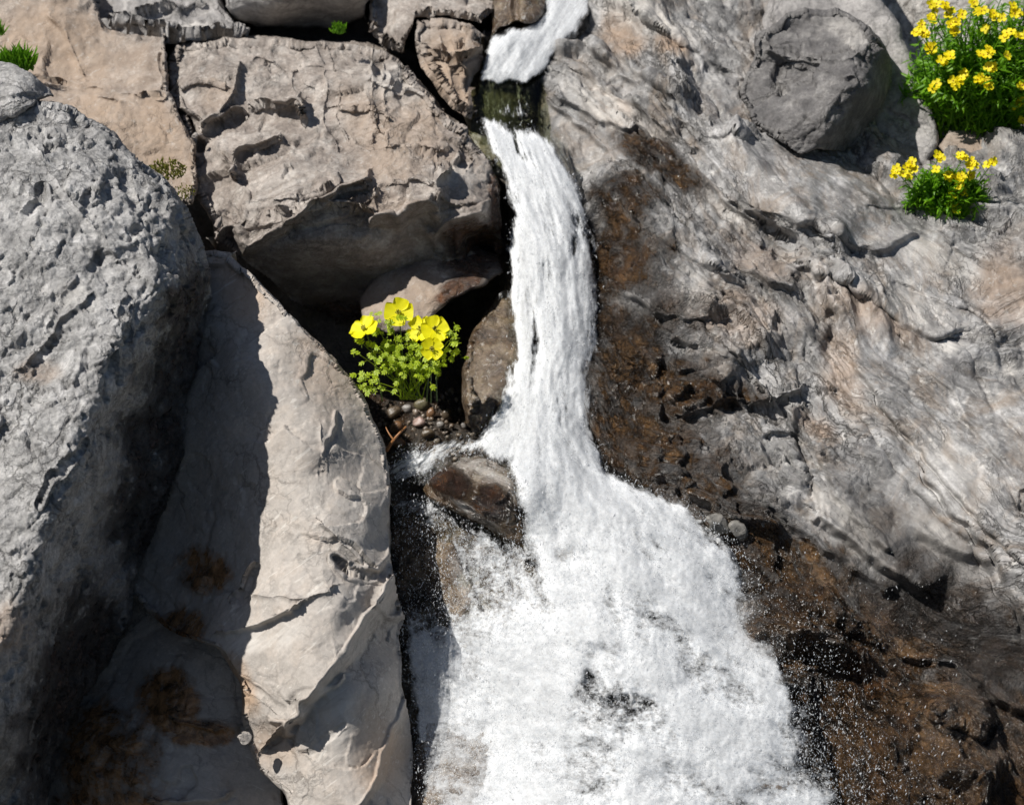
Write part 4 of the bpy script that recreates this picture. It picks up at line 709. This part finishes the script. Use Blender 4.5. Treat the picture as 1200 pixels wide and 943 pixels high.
def tube(mb, pts, r0, r1, k=6):
    pts = np.array(pts, float); n = len(pts); V = []
    for i in range(n):
        d = unit(pts[min(i + 1, n - 1)] - pts[max(i - 1, 0)]); a = unit(np.cross(d, [.3, .9, .1])); b = np.cross(d, a); r = r0 + (r1 - r0) * i / (n - 1)
        for j in range(k): t = 2 * math.pi * j / k; V.append(pts[i] + r * (a * math.cos(t) + b * math.sin(t)))
    F = [[i * k + j, i * k + (j + 1) % k, (i + 1) * k + (j + 1) % k, (i + 1) * k + j] for i in range(n - 1) for j in range(k)]; mb.add(V, F)
def bez(a, b, c, n=8):
    a, b, c = map(np.array, (a, b, c)); return [a * (1 - t) ** 2 + 2 * b * t * (1 - t) + c * t * t for t in np.linspace(0, 1, n)]
def blade(mb, base, d, nrm, L, Wd, curl=.3, fold=.15, seg=3):
    d = unit(d); side = unit(np.cross(d, nrm)); nr = np.cross(side, d); V = []
    prof = [.35, 1, .8, .05] if seg == 3 else [.3, .8, 1, .75, .05]
    for i, w_ in enumerate(prof):
        t = i / (len(prof) - 1); c = base + d * L * t - nr * curl * L * t * t
        V += [c - side * Wd * w_ / 2 + nr * fold * Wd, c - nr * 0, c + side * Wd * w_ / 2 + nr * fold * Wd]
    F = []
    for i in range(len(prof) - 1):
        for j in (0, 1): a = i * 3 + j; F.append([a, a + 1, a + 4, a + 3])
    mb.add(V, F)
def petal(c, axis, d, R_, Wd, cup, seed):
    """broad rounded petal with a wavy rim"""
    axis = unit(axis); d = unit(d - axis * np.dot(d, axis)); s = np.cross(axis, d); nu, nv = 9, 11; V = []
    for i in range(nu):
        u = i / (nu - 1)
        for j in range(nv):
            v = j / (nv - 1) * 2 - 1; rim = math.sqrt(max(0, 1 - abs(v) ** 2.6)); x = R_ * (.06 + .94 * u * (.62 + .38 * rim)); y = Wd * v * (.16 + .84 * math.sin(min(1, u * 1.15) * math.pi / 2)) * (.75 + .25 * rim)
            z = cup * R_ * (u ** 1.7) + .10 * R_ * v * v * u + .035 * R_ * math.sin(v * 7 + seed * 2 + u * 3) * u * u
            V.append(c + d * x + s * y + axis * z)
    F = [[i * nv + j, i * nv + j + 1, (i + 1) * nv + j + 1, (i + 1) * nv + j] for i in range(nu - 1) for j in range(nv - 1)]; return V, F
def blob(mb, c, r, sc=(1, 1, 1)): mb.add(IC2 * r * np.array(sc) + np.array(c), IF2)
def build_poppy():
    zc = 3.09; base = np.array(at(482, 468, 3.11)); root = empty('poppy_plant', base); rr = random.Random(4)
    tag(root, 'clump of lemon yellow poppies with lobed light green leaves growing in the shaded pocket beside the falls', 'flower')
    root['label'] = 'lemon yellow poppies with light green lobed leaves growing in the dark pocket beside the falls'
    FL = [((427, 386), 3.06, (-.45, .75, .9), 18.5, 20, (448, 470)), ((467, 366), 3.08, (-.05, .12, 1), 19.5, 5, (474, 465)), ((493, 386), 3.075, (-.35, .35, 1), 17.5, 60, (488, 468)), ((509, 386), 3.055, (.20, .30, 1), 18, 30, (500, 470)), ((506, 409), 3.04, (.10, .05, 1), 14.5, 48, (505, 472)), ((514, 392), 3.10, (.3, .5, .8), 12, 10, (512, 470))]
    for i, (p, z, ax, R_, rot, sb) in enumerate(FL):
        c = np.array(at(p[0], p[1], z)); a = unit(ax[0] * RIGHT + ax[1] * VUP + ax[2] * VIEW); R_ *= .00113
        b = np.array(at(sb[0], sb[1], 3.11)); mb = MB(); mid = (b + c) / 2 + UP * .02 - a * .015; tube(mb, bez(b, mid, c - a * .004, 9), .0013, .0010); mb.put('stem', M_stem, root)
        fe = MB(); blob(fe, c + a * .0025, .0026, (1, 1, 1.2))
        q1 = unit(np.cross(a, [.2, .1, 1])); q2 = np.cross(a, q1)
        for k in range(26):
            t = rr.uniform(0, 6.28); ra = rr.uniform(.002, .0042); e = c + a * rr.uniform(.004, .008) + ra * (q1 * math.cos(t) + q2 * math.sin(t)); tube(fe, [c + a * .001, e], .0002, .0003, 4); blob(fe, e, .0008)
        fl = None
        head = fe.put('flower', M_eye, root)
        for k in range(4):
            t = math.radians(rot + 90 * k + rr.uniform(-9, 9)); d = q1 * math.cos(t) + q2 * math.sin(t)
            V, F = petal(c + a * (.0005 * (k % 2)), a, d, R_ * rr.uniform(1.0, 1.1), R_ * (.74 if k % 2 else .84), .20 if k % 2 else .12, k + i * 1.3)
            head['_o'] = list(base); po = put('petal', V, F, M_petal, head)
    mb = MB()
    def lobed(c, d, nrm, L):
        d = unit(d); s = unit(np.cross(d, nrm)); nr = np.cross(s, d)
        for t, w_, sg in ((.35, .42, 1), (.35, .42, -1), (.62, .40, 1), (.62, .40, -1)):
            b = c + d * L * t; blade(mb, b, d * .75 + s * sg, nr, L * w_, L * .20, .2, .1)
        blade(mb, c + d * L * .5, d, nr, L * .55, L * .26, .25, .1); tube(mb, [c, c + d * L * .6], .0005, .0003, 3)
    for k in range(270):
        if k < 180 : x, y = rr.gauss(474, 21), rr.gauss(418, 12)
        elif k < 200: x, y = rr.gauss(528, 8), rr.gauss(400, 12)
        elif k < 225: x, y = rr.gauss(432, 8), rr.gauss(442, 8)
        elif k < 245: x, y = rr.gauss(500, 10), rr.gauss(434, 6)
        else: x, y = rr.gauss(450, 10), rr.gauss(385, 10)
        z = 3.075 + rr.uniform(-.025, .03); c = np.array(at(x, y, z)); th = rr.uniform(0, 6.28); nrm = unit(VIEW * .7 + UP * .6 + RIGHT * rr.uniform(-.6, .3) + VUP * rr.uniform(-.4, .4))
        q = unit(np.cross(nrm, RIGHT)); q2 = np.cross(nrm, q); lobed(c, q * math.cos(th) + q2 * math.sin(th), nrm, rr.uniform(9, 15) * .00118)
        if k % 9 == 0: tube(mb, bez(base + RIGHT * rr.uniform(-.02, .02), (base + c) / 2 + UP * .01, c, 6), .0008, .0005, 4)
    mb.put('foliage', M_pleaf, root)
build_poppy()

def wallflower(base_px, zb, label, heads, rad, hgt, nstem, L, seed, name='wallflower', ztop=0.0, sc=1.0):
    """clump of leafy stems with clusters of small four-petalled yellow flowers"""
    rr = random.Random(seed); base = np.array(at(base_px[0], base_px[1], zb)); root = empty(name, base); tag(root, label, 'flower', 'yellow wallflower clumps')
    mb = MB()
    def stem_to(tip, n, L):
        b = base + RIGHT * rr.uniform(-.55, .55) * rad + VIEW * rr.uniform(-.3, .3) * rad; b = b + VUP * rr.uniform(-.32, .12) * rad; b = b * .72 + (base + (tip - base) * np.array([1, 1, 0])) * .28
        pts = bez(b, (b + tip) / 2 + UP * hgt * .12, tip, 8); tube(mb, pts, .0011 * sc, .0006 * sc, 4)
        for k in range(n):
            t = (k + rr.random()) / n; i = min(6, int(t * 7)); p = pts[i] + (pts[i + 1] - pts[i]) * (t * 7 - i); up = unit(pts[i + 1] - pts[i]); a = rr.uniform(0, 6.28); o_ = unit(np.cross(up, VIEW)) * math.cos(a) + VIEW * math.sin(a)
            d = unit(up * rr.uniform(.4, 1.1) + o_); blade(mb, p, d, unit(up + VIEW * .3), L * rr.uniform(.7, 1.2), L * rr.uniform(.16, .24), rr.uniform(-.1, .5))
    for k in range(nstem):
        a = rr.uniform(0, math.pi * 2); q = math.sqrt(rr.random()) * rad; el = rr.uniform(.35, 1.0) * math.sqrt(max(.05, 1 - (q / rad) ** 2 * .8))
        tip = base + RIGHT * math.cos(a) * q + np.array([0, 1, 0]) * math.sin(a) * q * .6 + UP * hgt * el; stem_to(tip, 20, L)
    for (x, y, n) in heads:
        z = zb - rr.uniform(.75, 1.1) * rad * min(1, max(.35, (base_px[1] - y) / 100 + .4)) + ztop; tip = np.array(at(x, y, z)); stem_to(tip - UP * .006, 16, L)
        fb = MB(); ey = MB()
        for j in range(n):
            c = tip + (RIGHT * rr.uniform(-1, 1) + VUP * rr.uniform(-1, 1) * .9 + VIEW * rr.uniform(0, .8)) * (.0058 * sc if n > 2 else .003) * math.sqrt(n / 3); ax = unit(VIEW * 1.0 + UP * .5 + RIGHT * rr.uniform(-.7, .7) + VUP * rr.uniform(-.5, .5)); q1 = unit(np.cross(ax, UP)); q2 = np.cross(ax, q1); r0 = rr.uniform(0, 1.5)
            for k in range(4):
                t = r0 + k * math.pi / 2 + rr.uniform(-.12, .12); V, F = petal(c, ax, q1 * math.cos(t) + q2 * math.sin(t), .0074 * sc, .0044 * sc, rr.uniform(-.05, .3), k)
                fb.add(V, F)
            blob(ey, c + ax * .0008, .0010 * sc)
        h = fb.put('flower', M_wpet, root); h['_o'] = list(base); ey.put('flower_centre', M_weye, h)
    mb.put('foliage', M_wleaf, root)
BH = [(1094, 8, 3), (1108, 6, 2), (1140, 4, 2), (1095, 22, 3), (1112, 14, 3), (1118, 28, 4), (1128, 18, 2), (1080, 30, 2), (1082, 42, 4), (1074, 38, 2), (1092, 58, 5), (1108, 68, 5), (1118, 38, 2), (1150, 14, 3), (1168, 18, 4), (1156, 35, 1), (1180, 42, 3), (1196, 42, 3), (1154, 62, 5), (1160, 80, 3),
      (1149, 90, 3), (1158, 98, 4), (1130, 86, 2), (1122, 96, 4), (1094, 102, 3), (1190, 12, 4), (1198, 100, 2), (1193, 122, 4), (1199, 142, 2), (1215, 60, 4), (1222, 30, 4), (1230, 100, 4), (1240, 50, 4), (1180, 66, 1)]
wallflower((1152, 142), 3.53, 'large bush of small yellow four petalled flowers in the top right corner', BH, .150, .235, 460, .020, 5, sc=1.2)
SH = [(1053, 200, 4), (1068, 194, 5), (1066, 206, 1), (1099, 182, 3), (1098, 199, 1), (1127, 184, 3), (1138, 193, 4), (1160, 192, 3), (1115, 206, 4), (1127, 207, 2), (1138, 205, 2), (1124, 218, 4), (1116, 226, 3), (1116, 236, 4), (1122, 245, 1), (1128, 226, 2)]
wallflower((1108, 250), 3.335, 'small clump of yellow flowers rooted in a crack of the outcrop, below the large bush', SH, .070, .085, 230, .018, 9, sc=1.1)
def tuft(pos, z, name, label, cat, n, L, Wd, spread, mat, seed):
    rr = random.Random(seed); b = np.array(at(pos[0], pos[1], z)); mb = MB()
    for k in range(n):
        a = rr.uniform(0, 6.28); q = rr.random() ** .6 * spread; p = b + RIGHT * math.cos(a) * q + UP * math.sin(a) * q * .6 + VIEW * rr.uniform(0, .01); blade(mb, p, UP + RIGHT * rr.uniform(-.8, .8) + VIEW * rr.uniform(-.3, .8), VIEW, L * rr.uniform(.6, 1.2), Wd, rr.uniform(-.2, .4))
    tag(put(name, np.concatenate(mb.V), np.concatenate(mb.F), mat), label, cat)
tuft((22, 78), 3.30, 'grass_tuft', 'bright green grass tuft behind the small grey rock at the left edge', 'grass tuft', 240, .026, .0035, .028, M_wleaf, 1)
tuft((-2, 40), 3.42, 'grass_tuft', 'small green tuft on the ochre rock at the very left edge', 'grass tuft', 60, .02, .003, .012, M_wleaf, 2)
tuft((197, 200), 3.27, 'moss', 'olive yellow moss in the gap between the pitted boulder and the outcrop', 'moss', 300, .006, .0025, .030, M_moss, 3)
tuft((214, 226), 3.25, 'moss', 'pale thin moss patch lower in the gap, nearer the outcrop blocks', 'moss', 90, .005, .0022, .022, M_moss, 6)
tuft((397, 36), 3.50, 'moss', 'tiny dark green moss cushion in the joint on top of the outcrop', 'moss', 120, .009, .003, .014, M_wleaf, 4)
tw = MB(); tube(tw, bez(at(453, 528, 3.11), at(462, 512, 3.08), at(476, 500, 3.10), 8), .0028, .0016); tube(tw, bez(at(462, 516, 3.09), at(455, 508, 3.09), at(452, 500, 3.10), 5), .0016, .0008)
tag(put('twig', np.concatenate(tw.V), np.concatenate(tw.F), M_twig), 'rusty brown twig lying in the gravel at the edge of the water', 'twig')
for o in bpy.data.objects:
    if '_o' in o: del o['_o']
